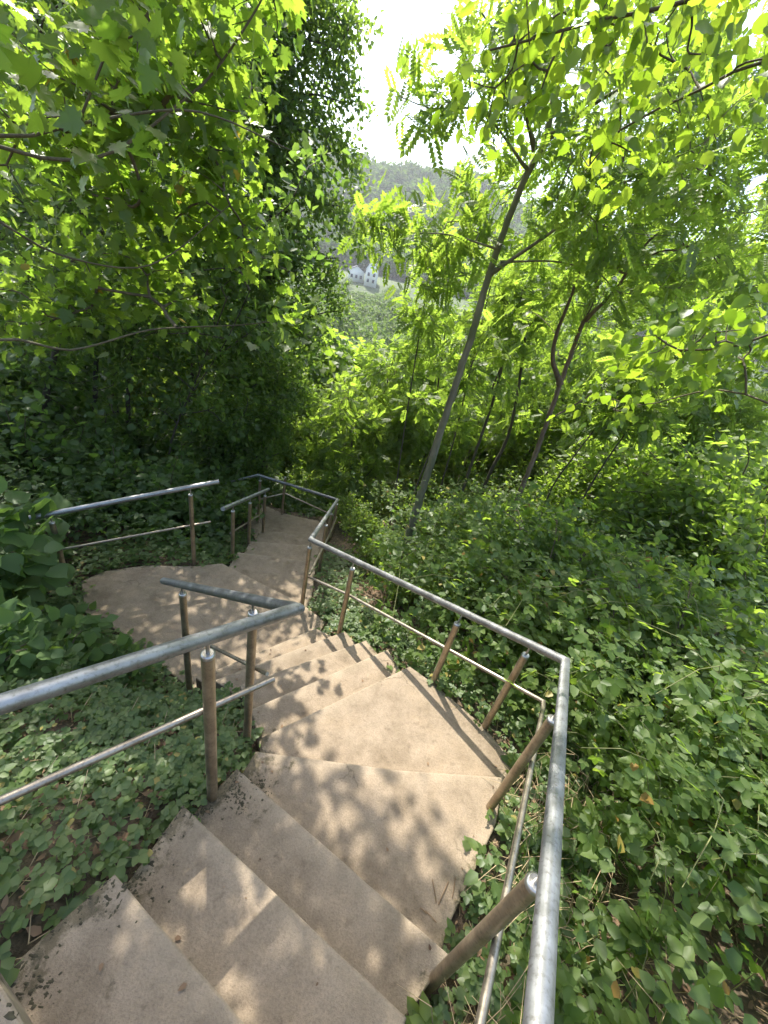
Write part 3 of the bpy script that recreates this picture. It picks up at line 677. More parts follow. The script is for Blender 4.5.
# dark woodland on the left
WL = [((40, 440), 5.2, (66, 300), .05, 'dark tree with bare black trunk at the far left behind the landing railing'),
      ((128, 400), 6.2, (142, 270), .04, 'ivy wrapped dark trunk in the shade left of the dense tree'),
      ((170, 450), 5.6, (200, 370), .02, 'thin leaning stem in the shade behind the landing railing'),
      ((95, 420), 7.4, (100, 280), .05, 'dark woodland tree deep in the shade at the left'),
      ((190, 420), 7.8, (200, 260), .05, 'dark woodland tree between the maple leaves and the dense tree'),
      ((20, 380), 9.5, (30, 240), .07, 'farthest dark tree at the left edge, between the maple branches'),
      ((110, 370), 10.5, (115, 220), .07, 'far dark tree filling the gap between the ivy wrapped trunk and the maple'),
      ((-60, 420), 6.5, (-40, 250), .06, 'dark tree half out of view past the left edge'),
      ((0, 300), 8.0, (10, 170), .06, 'dark tree at the left edge behind the maple leaves'),
      ((70, 280), 11.5, (75, 150), .07, 'farthest tall dark tree in the upper left behind the maple'),
      ((215, 420), 10.0, (215, 250), .06, 'far dark tree just left of the tall dense tree')]
for p0, Y_, p1, r_, lb in WL:
    b = at(p0, Y_); g = gp3(b[0], Y_, -.2); q = at(p1, Y_); big = 1 if Y_ < 8.5 else 1.55; top = q+(q-b)*.75; k = 60 if r_ > .03 else 30
    tree('shade_tree', lb, 'tree', g, [([g, b, q, top], r_, r_*.4), ([b*.3+q*.7, q+[.5, -.3, .5], q+[.9, -.5, 1.2]], r_*.4, .006)],
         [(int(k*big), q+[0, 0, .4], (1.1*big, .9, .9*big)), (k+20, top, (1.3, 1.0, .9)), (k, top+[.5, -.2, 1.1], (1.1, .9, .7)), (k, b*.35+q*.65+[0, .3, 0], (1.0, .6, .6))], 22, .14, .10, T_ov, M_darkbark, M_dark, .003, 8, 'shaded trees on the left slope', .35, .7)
# maple reaching in from the left
g = gp3(-3.1, 1.5, -.2)
ml = [g, np.array([-3.0, 1.55, -1.2]), np.array([-2.85, 1.7, .3]), np.array([-2.6, 1.9, 1.8]), np.array([-2.3, 2.1, 3.2])]
tree('maple_tree', 'maple reaching in from the left edge with large lobed leaves glowing yellow green', 'tree', g,
     [(ml, .10, .04), ([ml[1]]+L(((0, 340), 2.0), ((70, 350), 2.3), ((150, 330), 2.7), ((240, 325), 3.1), ((285, 320), 3.2)), .010, .003),
      ([ml[2]]+L(((0, 136), 2.0), ((60, 128), 2.15), ((120, 116), 2.3), ((200, 112), 2.5), ((290, 150), 2.9)), .010, .003),
      ([ml[2]]+L(((0, 222), 2.1), ((70, 258), 2.4), ((150, 265), 2.7), ((230, 205), 3.1)), .008, .003),
      ([ml[2]]+L(((60, 160), 2.5), ((190, 95), 2.9), ((250, 20), 3.1), ((290, -60), 3.3)), .012, .004),
      ([ml[3]]+[np.array([-1.9, 2.4, 2.0]), np.array([-1.1, 2.9, 2.2])], .03, .006), ([ml[3]]+[np.array([-1.9, 1.7, 2.4]), np.array([-1.2, 1.6, 2.6])], .03, .006),
      ([ml[4]]+[np.array([-1.7, 3.0, 3.3]), np.array([-1.0, 3.7, 3.4])], .03, .006)],
     [Cw(40, (50, 60), 2.9, (.6, .5, .35)), Cw(48, (150, 40), 3.1, (.55, .5, .35)), Cw(34, (60, 190), 3.1, (.6, .5, .35)), Cw(40, (150, 170), 3.2, (.55, .5, .35)), Cw(26, (215, 110), 3.4, (.35, .4, .3)),
      Cw(26, (215, 225), 3.5, (.35, .4, .22)), Cw(40, (130, 280), 3.4, (.6, .4, .22)), Cw(30, (30, 300), 3.1, (.5, .4, .25)), Cw(7, (290, 320), 3.15, (.10, .15, .05)), Cw(14, (235, 10), 3.4, (.3, .4, .3)), Cw(5, (110, 25), 1.9, (.16, .12, .06)), Cw(4, (55, 110), 1.9, (.12, .1, .08)),
      (75, (-1.25, 2.5, 1.6), (.6, .7, .3)), (50, (-1.5, 2.8, 2.0), (.8, .8, .45)), (50, (-1.7, 1.9, 2.5), (.7, .8, .5)), (70, (-1.5, 3.4, 3.2), (.9, 1.0, .6)), (50, (-2.4, 2.3, 3.8), (1.0, 1.0, .7)), (40, (-2.6, 3.0, 2.0), (.8, .8, .6))],
     11, .10, .09, T_map, M_twig, M_map, .0022, 9, None, .55, .85)
# lime reaching in from the upper right
g = gp3(3.6, 1.2, -.2)
rl = [g, np.array([3.6, 1.25, -.8]), np.array([3.5, 1.4, 1.0]), np.array([3.3, 1.6, 2.6])]
tree('lime_tree', 'tree reaching in from the upper right with pointed leaves, yellow green above and dark below', 'tree', g,
     [(rl, .10, .04), ([rl[2]]+L(((800, -60), 1.7), ((690, 0), 1.75), ((600, 20), 1.85), ((530, 40), 1.95), ((490, 50), 2.0)), .02, .003),
      ([rl[2]]+L(((770, 60), 1.9), ((700, 90), 2.0), ((620, 130), 2.1), ((590, 165), 2.1)), .016, .003),
      ([rl[1]]+L(((800, 330), 1.5), ((740, 345), 1.6), ((680, 350), 1.75), ((655, 335), 1.8)), .014, .003),
      ([rl[1]]+L(((800, 420), 1.5), ((720, 390), 1.8), ((640, 405), 2.1), ((600, 395), 2.3)), .010, .002), ([rl[3]]+[np.array([2.4, 2.2, 2.4]), np.array([1.7, 2.7, 2.3])], .025, .006)],
     [Cw(12, (505, 70), 1.95, (.16, .15, .13)), Cw(14, (560, 20), 1.9, (.22, .2, .12)), Cw(18, (640, 20), 1.9, (.3, .25, .15)), Cw(10, (605, 150), 2.1, (.12, .12, .07)), Cw(20, (710, 30), 1.9, (.3, .3, .15)), Cw(8, (750, 100), 1.9, (.14, .15, .12)),
      Cw(20, (725, 345), 1.7, (.2, .18, .07)), Cw(10, (665, 350), 1.8, (.14, .12, .05)), Cw(8, (610, 402), 2.15, (.14, .12, .05)), (30, (2.2, 2.4, 2.2), (.8, .8, .5)), (40, (3.2, 1.9, 2.8), (.9, .9, .6))],
     8, .08, .053, T_lime, M_twig, M_lime, .0018, 9, None, .7, .7)

# ------------------------------------------------------------------ shrubs (copies of three kinds)
def shrub(name, label, group, seed_pos, h, w, nst, per, size, tpl, m_leaf):
    g = np.array(seed_pos, float); t = empty(name, g, label, 'shrub', group); m = MB(); V = []; tips = []; fr = []
    for i in range(nst):
        a = rng.uniform(0, 2*PI); l = rng.uniform(.5, 1)*w; hh = h*rng.uniform(.55, 1.1)
        p = np.array([[0, 0, -.15], [.25*l*math.cos(a), .25*l*math.sin(a), hh*.5], [.7*l*math.cos(a), .7*l*math.sin(a), hh*.85], [l*math.cos(a), l*math.sin(a), hh*(.95-.25*rng.random())]])+g
        q = resample(p, .12); m.tube(q, np.linspace(.010, .003, len(q)), 5, True)
        for j in range(2, len(q)):
            for _ in range(3):
                d = rdir(1, .3)[0]*rng.uniform(.08, .24); fr.append(q[j]); tips.append(q[j]+d)
    m.build('stem', M_twig, t, True)
    V, Fl = crown_leaves(np.array(tips), np.array(fr), per, .035, size, tpl, .25, .9); mesh_np('foliage', V, Fl, m_leaf, t)
    return t
def scatter_shrubs(proto, spots, label, group):
    for i, (x, y, s) in enumerate(spots):
        o = proto if i == 0 else dup(proto, (x, y, 0), rng.uniform(0, 6.28), s, label, group)
        o.location = (x, y, gz(x, y)-.06); o.scale = (s, s, s*rng.uniform(.85, 1.1))
def px_spots(lst): return [(at(p, Y_)[0], Y_, s) for p, Y_, s in lst]
lb = 'shaded shrub with broad dark leaves crowding behind the middle landing railing'
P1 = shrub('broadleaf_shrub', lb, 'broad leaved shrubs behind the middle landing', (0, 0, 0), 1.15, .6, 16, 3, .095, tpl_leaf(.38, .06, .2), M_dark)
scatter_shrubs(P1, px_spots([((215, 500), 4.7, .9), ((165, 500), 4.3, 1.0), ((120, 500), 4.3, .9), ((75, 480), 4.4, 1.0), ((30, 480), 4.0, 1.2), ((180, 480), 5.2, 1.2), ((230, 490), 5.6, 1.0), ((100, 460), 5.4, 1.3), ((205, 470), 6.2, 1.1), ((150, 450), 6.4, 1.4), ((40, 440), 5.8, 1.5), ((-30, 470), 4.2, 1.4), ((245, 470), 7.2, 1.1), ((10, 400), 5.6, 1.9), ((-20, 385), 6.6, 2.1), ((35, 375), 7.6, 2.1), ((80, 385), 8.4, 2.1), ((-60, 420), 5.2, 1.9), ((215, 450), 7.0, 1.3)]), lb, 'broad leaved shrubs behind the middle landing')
lb = 'sunlit light green shrub on the slope under the slender trunks'
P2 = shrub('sunny_shrub', lb, 'sunlit shrubs under the slender trunks', (0, 0, 0), .95, .6, 26, 5, .062, T_ov, M_bram)
scatter_shrubs(P2, px_spots([((350, 520), 6.2, .8), ((345, 480), 7.2, 1.0), ((375, 480), 7.0, .9), ((400, 520), 5.8, .7), ((440, 505), 6.4, .9), ((480, 500), 6.6, 1.0), ((520, 490), 6.8, 1.0), ((310, 470), 8.2, 1.1), ((330, 440), 9.4, 1.4), ((560, 500), 6.2, .9), ((600, 490), 6.0, 1.0), ((640, 470), 6.0, 1.1), ((690, 460), 5.6, 1.2), ((740, 450), 5.2, 1.2), ((610, 440), 7.4, 1.4), ((670, 420), 7.2, 1.4), ((730, 410), 6.6, 1.4), ((560, 450), 8.0, 1.4), ((500, 450), 8.6, 1.4), ((440, 450), 8.8, 1.4), ((390, 440), 9.2, 1.4), ((780, 400), 6.0, 1.5), ((650, 390), 9.0, 1.8), ((720, 370), 8.6, 1.8)]), lb, 'sunlit shrubs under the slender trunks')
lb = 'leafy bramble bush rising out of the thicket right of the railing'
P4 = shrub('bramble_bush', lb, 'bramble bushes in the thicket right of the railing', (0, 0, 0), .95, .62, 22, 3, .08, T_tri, M_bram)
bs = []
while len(bs) < 42:
    bx, by = rng.uniform(1.0, 6.5), rng.uniform(1.0, 7.5)
    if bx < .25 or stair_dist(np.array([bx]), np.array([by]))[0] < .55 or min([9]+[math.hypot(bx-q[0], by-q[1]) for q in bs]) < .55: continue
    bs.append((bx, by, rng.uniform(.6, 1.0)*(1.0+.55*(bx > 1.7)*(rng.random() < .6))))
for q in [(.45, 3.7, .7), (.2, 4.4, .75), (.95, 3.3, .7), (.75, 4.3, .8), (1.5, 2.7, .75), (1.75, 1.7, .75), (-.1, 5.3, .75), (1.35, 4.6, .85)]: bs.append(q)
scatter_shrubs(P4, bs, lb, 'bramble bushes in the thicket right of the railing')
lb = 'shrub with small pale leaves in the sunlit mass at the far right'
P5 = shrub('pale_shrub', lb, 'pale leaved shrubs at the far right', (0, 0, 0), 1.5, .95, 34, 6, .06, T_ov, M_ash)
bs = []
for px, Y_ in [((585, 470), 7.4), ((620, 450), 7.2), ((655, 440), 7.0), ((690, 430), 6.8), ((725, 420), 6.6), ((762, 410), 6.4), ((605, 490), 6.4), ((645, 480), 6.2), ((685, 470), 6.0), ((725, 465), 5.8), ((768, 455), 5.6), ((800, 430), 6.0), ((640, 415), 8.6), ((690, 400), 8.4), ((740, 390), 8.2), ((790, 385), 8.0), ((570, 440), 9.2), ((610, 420), 9.4), ((540, 470), 8.4), ((820, 470), 5.4), ((705, 505), 5.2), ((755, 500), 5.0), ((665, 515), 5.6)]:
    q = at(px, Y_); bs.append((q[0], Y_, float(np.clip((q[2]-gz(q[0], Y_))/1.55, .55, 2.1))))
scatter_shrubs(P5, bs, lb, 'pale leaved shrubs at the far right')
# large leaved plants at the left edge
lb = 'low plant with large dull green leaves at the left edge beside the bank'
P3 = shrub('large_leaved_plant', lb, 'large leaved plants at the left edge', (0, 0, 0), .34, .30, 10, 2, .11, tpl_leaf(.44, .05, .2), M_plant)
scatter_shrubs(P3, [(-1.8, 1.5, .9), (-2.3, 1.55, 1.0), (-1.9, 1.2, .8), (-2.15, 1.75, .7), (-2.65, 1.6, 1.5), (-3.0, 1.95, 1.9), (-1.55, 1.6, .7)], lb, 'large leaved plants at the left edge')

# ------------------------------------------------------------------ low growth (nobody could count it)
def scatter(n, x0, x1, y0, y1, fn=None, gap=.03):
    x = rng.uniform(x0, x1, n); y = rng.uniform(y0, y1, n); d = stair_dist(x, y); k = d > gap
    if fn is not None: k &= rng.random(n) < fn(x, y, d)
    return x[k], y[k], d[k]
# bramble thicket on the right slope: arching shoots with three-part leaves
def shoots(x, y, h, reach, nleaf, size, tpl, lean=None):
    n = len(x); z = H(x, y); a = rng.uniform(0, 2*PI, n); dirv = np.stack([np.cos(a), np.sin(a)], 1)
    if lean is not None: dirv = dirv+lean; dirv = nrm(dirv)
    base = np.stack([x, y, z], 1); Ps = []; Ds = []; Ns = []; seg_a = []; seg_b = []
    t = np.linspace(0, 1, 7); prev = base
    def pt(tt): 
        o = base.copy(); o[:, :2] += dirv*(reach*tt**1.6)[:, None]; o[:, 2] += h*(1-(1-tt)**2)*(1-.25*tt**3); return o
    for k in range(1, 7):
        q = pt(np.full(n, t[k])); seg_a.append(prev); seg_b.append(q); prev = q
    for j in range(nleaf):
        tt = .2+.8*(j+rng.random(n))/nleaf; q = pt(np.minimum(tt, 1)); side = rdir(n, .15)
        Ps.append(q+side*.05); Ds.append(nrm(side*[1, 1, .5]+np.array([0, 0, -.25]))); Ns.append(rdir(n)*.6+np.array([0, 0, 1.0]))
    P = np.concatenate(Ps); V, Fl = leaves(P, np.concatenate(Ds), np.concatenate(Ns), size*rng.uniform(.45, 1.35, len(P)), tpl)
    A_, B_ = np.concatenate(seg_a), np.concatenate(seg_b)
    return V, Fl, A_, B_
def thick(x, y, d):
    # thin next to the stairs and in a dark bare patch at the lower right
    f = .25+.75*smooth(.1, .7, d); return f*np.where(y < .9, .5, 1.0)
x, y, d = scatter(13000, .2, 8.5, -.7, 9.5, lambda x, y, d: thick(x, y, d)*(.35+.65*smooth(.32, .5, vnoise(x*2.1+9, y*2.1, 77)))*np.where((x < .3+.2*y), .4, 1)*(1-.45*smooth(4, 8.5, np.hypot(x, y))), .06)
hh = (.26+.80*smooth(.05, .8, d))*rng.uniform(.55, 1.25, len(x))*(.6+.4*smooth(.3, 2.0, y))*(.5+1.0*vnoise(x*1.7, y*1.7, 21))
kd = rng.random(len(x)) < .68; AA = []; BB = []
for sel, tp, sz, mt, nl, nm, lb in ((kd, T_tri, .088, M_bram, 12, 'bramble_thicket', 'dense green bramble thicket covering the slope right of the stairs'), (~kd, tpl_ovate(.36, .06, .2), .06, M_cover, 16, 'small_leaved_weeds', 'small pale leaved weeds growing through the bramble thicket')):
    V, Fl, A_, B_ = shoots(x[sel], y[sel], hh[sel]*(1 if sz > .08 else 1.12), hh[sel]*rng.uniform(.3, .9, sel.sum()), nl, sz, tp); AA.append(A_); BB.append(B_)
    tag(mesh_np(nm, V, Fl, mt), lb, 'brambles' if sz > .08 else 'weeds', None, 'stuff')
A_, B_ = np.concatenate(AA), np.concatenate(BB)
kq = np.repeat(rng.random(len(A_)//6+1) < .3, 6)[:len(A_)]; kq = np.tile(rng.random(kd.sum()) < .35, 6); kq = np.concatenate([kq, np.tile(rng.random((~kd).sum()) < .2, 6)]); A_ = A_[kq]; B_ = B_[kq]
V, Fq = twigs(A_, B_, np.full(len(A_), .0026), np.full(len(A_), .0018), 3); tag(mesh_np('bramble_canes', V, Fq, M_cane), 'tangle of thin canes inside the bramble thicket', 'brambles', None, 'stuff')
# left side undergrowth, shaded
x, y, d = scatter(3400, -7, -.9, 1.6, 9, lambda x, y, d: (.2+.8*smooth(.15, .6, d))*np.where((x > -2.9) & (y < 2.8), .0, 1.0), .08)
hh = (.15+.55*smooth(.2, 1.0, d))*rng.uniform(.5, 1.2, len(x)); V, Fl, A_, B_ = shoots(x, y, hh, hh*.6, 9, .10, T_tri)
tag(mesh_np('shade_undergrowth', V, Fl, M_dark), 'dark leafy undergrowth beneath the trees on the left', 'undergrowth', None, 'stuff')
# low creeping cover on the left bank and along the stair edges
x, y, d = scatter(46000, -3.6, 3.0, -1.2, 5, lambda x, y, d: np.where((x < .2) & (y < 3.0), .95*smooth(-.03, .07, d)*(.42+.58*smooth(.34, .56, vnoise(x*3.6, y*3.6, 31))), np.where(d < .5, .35, .05)), .02)
z = H(x, y); n = len(x); k = 4; i = np.repeat(np.arange(n), k)
P = np.stack([x[i]+rng.normal(size=n*k)*.04, y[i]+rng.normal(size=n*k)*.04, z[i]+rng.uniform(.015, .12, n*k)], 1)
a = rng.uniform(0, 2*PI, n*k); Dv = np.stack([np.cos(a), np.sin(a), rng.uniform(-.2, .3, n*k)], 1)
V, Fl = leaves(P, Dv, rdir(n*k)*.45+np.array([0, 0, 1.0]), rng.uniform(.03, .07, n*k), tpl_tri(3, .6, .44))
tag(mesh_np('creeping_ground_cover', V, Fl, M_cover), 'low creeping green leaves over the bare bank left of the steps', 'ground cover', None, 'stuff')
# dead leaves and straw
x, y, d = scatter(60000, -3.6, 3.4, -1.2, 5, lambda x, y, d: np.where((x < .2), .95, .6)*smooth(-.02, .1, d), .0)
z = H(x, y); n = len(x); a = rng.uniform(0, 2*PI, n)
V, Fl = leaves(np.stack([x, y, z+rng.uniform(.006, .03, n)], 1), np.stack([np.cos(a), np.sin(a), rng.normal(size=n)*.25], 1), rdir(n)*.5+np.array([0, 0, 1.0]), rng.uniform(.1, 1, n)**1.7*.042+.008, tpl_ovate(.24, .18, -.28))
tag(mesh_np('leaf_litter', V, Fl, M_litter), 'dry brown leaves scattered over the soil beside the steps', 'dead leaves', None, 'stuff')
x, y, d = scatter(5200, -2.6, 2.6, -1.2, 3.5, lambda x, y, d: np.where((x < 0), .8, np.where(x < 1.6, 1, .4)), .02)
z = H(x, y); n = len(x); a = rng.uniform(0, 2*PI, n); l = rng.uniform(.03, .17, n); A_ = np.stack([x, y, z+.01], 1); B_ = A_+np.stack([np.cos(a)*l, np.sin(a)*l, rng.uniform(-.01, .09, n)], 1)
B_[:, 2] = np.maximum(B_[:, 2], H(B_[:, 0], B_[:, 1])+.006)
V, Fq = twigs(A_, B_, np.full(n, .0022), np.full(n, .0012), 3); tag(mesh_np('dry_straw', V, Fq, M_straw), 'dry straw and thin twigs lying on the soil beside the stairs', 'straw', None, 'stuff')
# moss cushions on the left edge of the steps
mo = MB()
mc = [((165, 802), .05, 60), ((112, 878), .05, 55), ((86, 868), .04, 30), ((200, 790), .035, 30), ((18, 935), .05, 40), ((230, 768), .035, 30), ((60, 900), .04, 35), ((262, 752), .025, 20), ((10, 985), .03, 25), ((140, 850), .05, 14), ((40, 1000), .03, 14), ((240, 780), .03, 20)]
for px, sg, cnt in mc:
    c0 = on(Z[3] if px[1] < 870 else Z[2], px)[:2]
    for _ in range(cnt*3):
        p = c0+rng.normal(size=2)*sg
        zt = max([zt for q, zt in TR if poly_dist(p[None], q)[0] < .0] or [-99])
        if zt < -50: continue
        r = rng.uniform(.0015, .0065)*(1.6 if rng.random() < .08 else 1); k = 9; a = np.arange(k)*2*PI/k; rr = r*(1+.9*(rng.random(k)-.5)); st_ = rng.uniform(.6, 1.6)
        ring = np.stack([p[0]+rr*np.cos(a)*st_, p[1]+rr*np.sin(a)/st_, np.full(k, zt-.002)], 1)
        up_ = ring.copy(); up_[:, :2] = p+(ring[:, :2]-p)*.7; up_[:, 2] = zt+min(r*.2, .0035)
        c = np.array([[p[0], p[1], zt+min(r*.28, .0045)]]); v = np.concatenate([ring, up_, c]); f4 = [[j, (j+1) % k, k+(j+1) % k, k+j] for j in range(k)]
        o = mo.n; mo.v.append(v); mo.f[4].append(np.array(f4)+o); mo.f[3].append(np.array([[k+j, k+(j+1) % k, 2*k] for j in range(k)])+o); mo.n += len(v)
tag(mo.build('moss', M_moss, None, True), 'dark moss cushions on the left edge of the nearest steps', 'moss', None, 'stuff')
# crumbs of dead leaf blown onto the treads, mostly along the edges
cp = []
for poly, zt in TR[:14]:
    lo_, hi_ = poly.min(0), poly.max(0); q = rng.uniform(lo_, hi_, (90, 2)); q = q[poly_dist(q, poly) < -.03]
    top = np.array([zt == max([z2 for p2_, z2 in TR if poly_dist(c[None], p2_)[0] < .01]) for c in q], bool); q = q[top] if len(q) else q
    e_ = stair_dist(q[:, 0], q[:, 1]); q = q[rng.random(len(q)) < .10+.5*np.exp(e_/.06)]
    cp += [[c[0], c[1], zt+.004] for c in q]
cp = np.array(cp); n = len(cp); a = rng.uniform(0, 2*PI, n)
V, Fl = leaves(cp, np.stack([np.cos(a), np.sin(a), rng.uniform(0, .15, n)], 1), rdir(n)*.25+np.array([0, 0, 1.0]), rng.uniform(.006, .026, n), tpl_ovate(.3, .1, -.1))
tag(mesh_np('leaf_crumbs', V, Fl, M_litter), 'small crumbs of dead leaf blown over the concrete steps', 'dead leaves', None, 'stuff')
# dry grass hanging beside the nearest posts on the right
x, y, d = scatter(900, .55, 1.7, -.5, 1.5, lambda x, y, d: smooth(.0, .1, d)*smooth(.42, .55, vnoise(x*4, y*4, 51)), .03); n = len(x); z = H(x, y); a = rng.uniform(0, 2*PI, n); hgt = rng.uniform(.08, .28, n)
A0 = np.stack([x, y, z-.01], 1); A1 = A0+np.stack([np.cos(a)*hgt*.35, np.sin(a)*hgt*.35, hgt], 1); A2 = A1+np.stack([np.cos(a)*hgt*.6, np.sin(a)*hgt*.6-.02, -hgt*.25], 1)
V, Fq = twigs(np.concatenate([A0, A1]), np.concatenate([A1, A2]), np.full(2*n, .0018), np.concatenate([np.full(n, .0016), np.full(n, .0006)]), 3)
tag(mesh_np('dry_grass', V, Fq, M_straw), 'dry pale grass hanging on the bank beside the nearest right posts', 'dry grass', None, 'stuff')
# single long shoots that stand out
def shoot(name, label, pts, r, nl, size, tpl, m_leaf, droop=.2):
    pts = [np.asarray(p) for p in pts]; t = empty(name, pts[0], label, 'bramble shoot'); q = resample(pts, .05); m = MB(); m.tube(q, np.linspace(r, r*.4, len(q)), 6); m.build('cane', M_cane, t, True)
    i = np.linspace(len(q)*.15, len(q)-1, nl).astype(int); sd = rdir(nl, .1)*[1, 1, .4]
    V, Fl = leaves(q[i]+sd*.03, nrm(sd+np.array([0, 0, -droop])), rdir(nl)*.4+np.array([0, 0, 1.0]), size*rng.uniform(.7, 1.2, nl), tpl); mesh_np('foliage', V, Fl, m_leaf, t); return t
b = at((594, 765), 1.72)
shoot('bramble_shoot', 'upright bramble with a yellow green stem just outside the railing corner', [[b[0]+.02, b[1], gz(b[0], b[1])], b, at((598, 700), 1.74), at((601, 650), 1.76), at((590, 632), 1.72)], .0065, 20, .12, T_tri, M_bram)
b = at((765, 660), 2.4)
shoot('bramble_shoot', 'long arching bramble shoot lit by the sun across the dark thicket', [[b[0]+.4, b[1], gz(b[0]+.4, b[1])], b+[.1, 0, .15], at((720, 620), 2.4), at((670, 606), 2.4), at((612, 607), 2.4)], .005, 18, .10, T_tri, M_bram)
b = at((760, 655), 2.1)
shoot('bramble_shoot', 'short side shoot below the long arching bramble', [[b[0]+.3, b[1], gz(b[0]+.3, b[1])], b, at((720, 648), 2.1), at((700, 643), 2.1)], .004, 9, .09, T_tri, M_bram)
b = at((768, 780), 1.1)
shoot('bramble_shoot', 'green bramble cane with large leaves close to the camera at the right edge', [[b[0]+.15, b[1]+.1, gz(b[0]+.15, b[1]+.1)], at((775, 900), 1.0), at((752, 860), 1.05), at((712, 800), 1.15), at((670, 755), 1.25), at((640, 720), 1.35)], .005, 16, .15, T_tri, M_bram)
# twigs on the landing
tw = MB()
for p, q in [((436, 903), (432, 880)), ((438, 905), (448, 882)), ((425, 911), (436, 923)), ((420, 908), (426, 914)), ((452, 898), (455, 878))]:
    a_ = on(Z[5], p)+[0, 0, .005]; b_ = on(Z[5], q)+[0, 0, .006]; tw.tube([a_, (a_+b_)/2+[0, 0, .003], b_], .002, 5)
tag(tw.build('fallen_twigs', M_litter, None), 'few dry twigs lying on the landing near the right post', 'twigs', None, 'stuff')

# ------------------------------------------------------------------ the valley and the hill beyond
def clump_forest(name, label, spots, mat, per, csize, cat='woodland'):
    """spots (x,y,height,radius)"""
    s = np.array(spots); n = len(s); i = np.repeat(np.arange(n), per); u = rdir(n*per, .25)
    z0 = Hbase(s[:, 0], s[:, 1]); q = rng.uniform(.75, 1.05, n*per)
    P = np.stack([s[i, 0], s[i, 1], z0[i]+s[i, 2]*.55], 1)+u*np.stack([s[i, 3], s[i, 3], s[i, 2]*.5], 1)*q[:, None]
    D_ = nrm(rdir(n*per)+np.array([0, 0, -.3])); Nn = nrm(u+rdir(n*per)*.3+np.array([0, 0, .35]))
    V, Fl = leaves(P, D_, Nn, csize*rng.uniform(.6, 1.4, n*per)*(s[i, 2]/6), tpl_diamond(.55, .12, .15))
    return tag(mesh_np(name, V, Fl, mat), label, cat, None, 'stuff')
sp = []
for _ in range(5200):
    y = rng.uniform(262, 470); x = rng.uniform(-.62, .75)*y
    if y < 285 and abs(x-at((372, 280), 238)[0]) < 22: continue
    h = rng.uniform(7, 14); sp.append((x, y, h, h*.42))
clump_forest('hill_forest', 'hazy wooded hillside across the valley below the white sky', sp, M_hill, 95, 1.15)
sp = []
for _ in range(900):
    y = 13+154*rng.random()**2.2; x = rng.uniform(-.8, 1.0)*y
    az = math.degrees(math.atan2(x, y))
    h = rng.uniform(2.2, 5.0)+.03*y
    if y > 26 and -11.5 < az < -5.0: h = min(h, 2.2)
    if 120 < y: h = min(h, 5)
    sp.append((x, y, h, h*.5))
for _ in range(260):
    y = rng.uniform(45, 172); x = y*math.tan(math.radians(rng.uniform(-14, -2))); h = rng.uniform(2.4, 5.2); sp.append((x, y, h, h*.6))
for _ in range(110):
    y = rng.uniform(174, 228); x = y*math.tan(math.radians(rng.uniform(-13, -3))); h = rng.uniform(2.5, 4.6)
    if abs(x-at((371, 280), 238)[0]) > 7.5: sp.append((x, y, h, h*.6))
spn = [s for s in sp if s[1] < 42]; spf = [s for s in sp if s[1] >= 42]
clump_forest('slope_thickets', 'thickets covering the slope just below the stairs', spn, M_ash, 1500, .27)
clump_forest('valley_thickets', 'thickets and small trees in the valley bottom', spf, M_far, 330, .62)
def sheet(name, pts, mat, lift=.15, n=24):
    a = np.array(pts[0]); c = np.array(pts[1]); w = pts[2]; d = nrm(c-a); s_ = np.array([-d[1], d[0]])*w/2; V = []
    for t in np.linspace(0, 1, n):
        p = a*(1-t)+c*t
        for sg in (-1, 1): q = p+sg*s_; V.append([q[0], q[1], float(Hbase(np.array([q[0]]), np.array([q[1]]))[0])+lift])
    F_ = [[2*i, 2*i+1, 2*i+3, 2*i+2] for i in range(n-1)]
    return tag(mesh_np(name, np.array(V), np.array(F_), mat), kind='structure')
M_road = plain_mat('pale_road', (.36, .35, .33), .9, .1, .3); M_wall = plain_mat('white_render', (.80, .80, .80), .85, .05, .4); M_roof = plain_mat('grey_slate', (.10, .105, .12), .7, .2, 2); M_glass = plain_mat('dark_window', (.03, .035, .05), .2, .2, 2)
sheet('road', [(-160, 196), (190, 176), 16], M_road, .35)
sheet('path', [(-150, 216), (190, 200), 3], plain_mat('pale_verge', (.45, .43, .33), .9, .1, .4), .4)
def house(label, x, y, w, dpt, h, rh, rot, cols):
    zb = gz(x, y); t = empty('house', (x, y, zb), label, 'house'); R = np.array([[math.cos(rot), math.sin(rot), 0], [-math.sin(rot), math.cos(rot), 0], [0, 0, 1]])
    o = np.array([x, y, zb]); m = MB()
    pr_ = np.array([[-w/2, -dpt/2, -1], [w/2, -dpt/2, -1], [w/2, -dpt/2, h], [0, -dpt/2, h+rh], [-w/2, -dpt/2, h]]); bk = pr_*[1, -1, 1]
    v = np.concatenate([pr_, bk])@R+o; m.add(v, [[0, 1, 2, 4], [6, 5, 9, 7], [0, 5, 6, 1], [1, 6, 7, 2], [5, 0, 4, 9]]); m.add(v, [[4, 2, 3], [9, 8, 7]]); m.build('wall', M_wall, t)
    r_ = MB(); e = .35
    for sg in (-1, 1):
        a = np.array([[0, -dpt/2-e, h+rh+.1], [0, dpt/2+e, h+rh+.1], [sg*(w/2+e), dpt/2+e, h-rh*e*2/w+.1], [sg*(w/2+e), -dpt/2-e, h-rh*e*2/w+.1]]); bq = a+[0, 0, .25]
        r_.add(np.concatenate([a, bq])@R+o, [[0, 1, 2, 3], [4, 7, 6, 5], [0, 3, 7, 4], [1, 5, 6, 2], [3, 2, 6, 7], [0, 4, 5, 1]])
    r_.build('roof', M_roof, t)
    for cx, cz in cols:
        wn = MB(); wn.box(np.array([cx, -dpt/2-.02, cz])@R+o, (.55, .06, .75), R); wn.build('window', M_glass, t)
hx = at((371, 280), 238)[0]
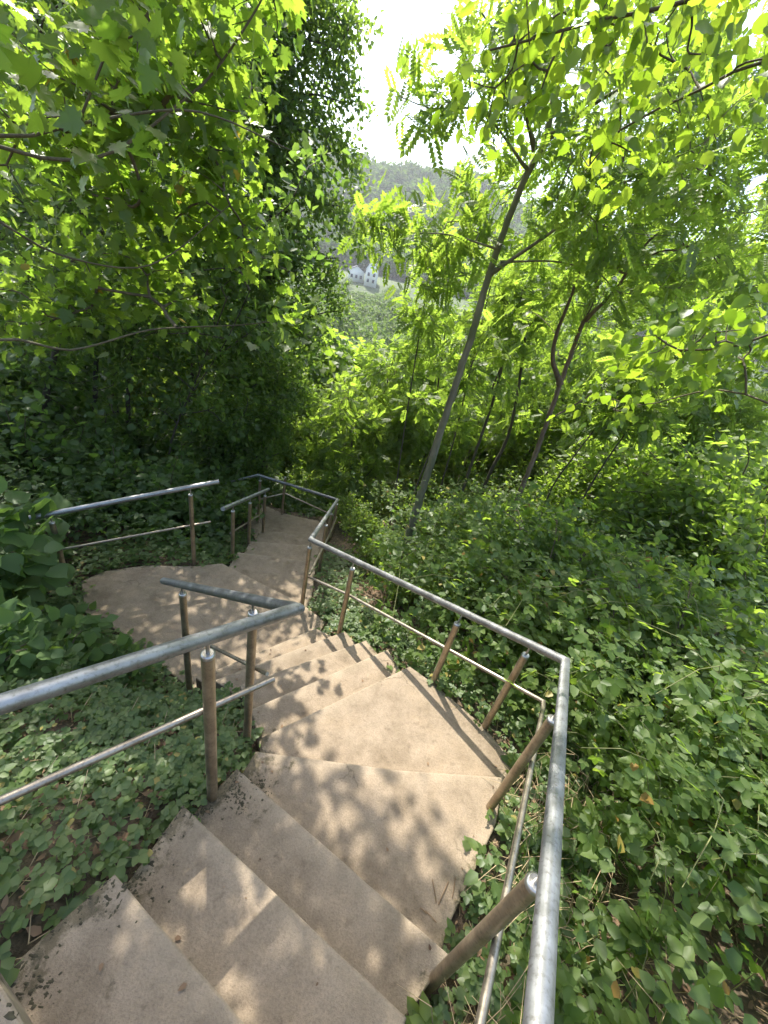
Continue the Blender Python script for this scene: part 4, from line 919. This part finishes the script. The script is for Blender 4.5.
house('white gabled house across the valley, its pointed gable facing the stairs', hx, 238, 6.2, 9, 6.5, 5.5, .1, [(-1.4, 1.6), (1.4, 1.6), (-1.4, 4.4), (1.4, 4.4)])
house('lower pale house left of the white gabled house across the valley', hx-8.5, 240, 8, 7, 4.0, 2.2, .25, [(-2.4, 1.6), (0, 1.6), (2.4, 1.6)])

# ------------------------------------------------------------------ air
m, nt, out = new_mat('hazy_air'); vol = N(nt, 'ShaderNodeVolumePrincipled'); vol.inputs['Color'].default_value = (.92, .95, 1, 1); vol.inputs['Density'].default_value = .00038; vol.inputs['Anisotropy'].default_value = .3
nt.links.new(vol.outputs[0], out.inputs['Volume'])
hz = MB(); hz.box((0, 260, 50), (440, 400, 85)); hz_o = tag(hz.build('haze', m), 'thin summer haze filling the air over the valley', 'haze', None, 'stuff')
# ------------------------------------------------------------------ light, sky, camera
EL, AZ = math.radians(56.4), math.radians(-27.2)             # sun ahead and to the left
w = bpy.data.worlds.new('World'); sc.world = w; w.use_nodes = True; nt = w.node_tree
bg = nt.nodes['Background']; sky = nt.nodes.new('ShaderNodeTexSky'); sky.sky_type = 'NISHITA'; sky.sun_disc = False
sky.sun_elevation = EL; sky.sun_rotation = AZ; sky.dust_density = 3.0; sky.air_density = 1.2; sky.ozone_density = 1.0
nt.links.new(sky.outputs[0], bg.inputs[0]); bg.inputs[1].default_value = .15
sl = bpy.data.lights.new('sun', 'SUN'); sl.energy = 3.5; sl.angle = math.radians(.53); sl.color = (1, .95, .86)
so = bpy.data.objects.new('sun', sl); COL.objects.link(so)
dv = Vector((math.sin(AZ)*math.cos(EL), math.cos(AZ)*math.cos(EL), math.sin(EL))); so.rotation_euler = dv.to_track_quat('Z', 'Y').to_euler(); so.location = dv*30
cam = bpy.data.cameras.new('camera'); co = bpy.data.objects.new('camera', cam); COL.objects.link(co); sc.camera = co
cam.sensor_fit = 'HORIZONTAL'; cam.sensor_width = 36; cam.lens = FPX/768*36; cam.clip_start = .02; cam.clip_end = 3000
rt, up, bk = CM@[1, 0, 0], CM@[0, -1, 0], CM@[0, 0, -1]
co.matrix_world = Matrix([[rt[i], up[i], bk[i], 0] for i in range(3)]+[[0, 0, 0, 1]])
sc.view_settings.view_transform = 'Standard'; sc.view_settings.look = 'None'; sc.view_settings.gamma = 1; sc.view_settings.use_curve_mapping = False
sc.view_settings.exposure = 1.78
sc.render.engine = 'CYCLES'; cy = sc.cycles
cy.use_denoising = True; cy.max_bounces = 8; cy.diffuse_bounces = 4; cy.glossy_bounces = 3; cy.transmission_bounces = 4; cy.transparent_max_bounces = 4; cy.caustics_reflective = False; cy.caustics_refractive = False
cy.sample_clamp_indirect = 6
sc.render.resolution_x = 768; sc.render.resolution_y = 1024
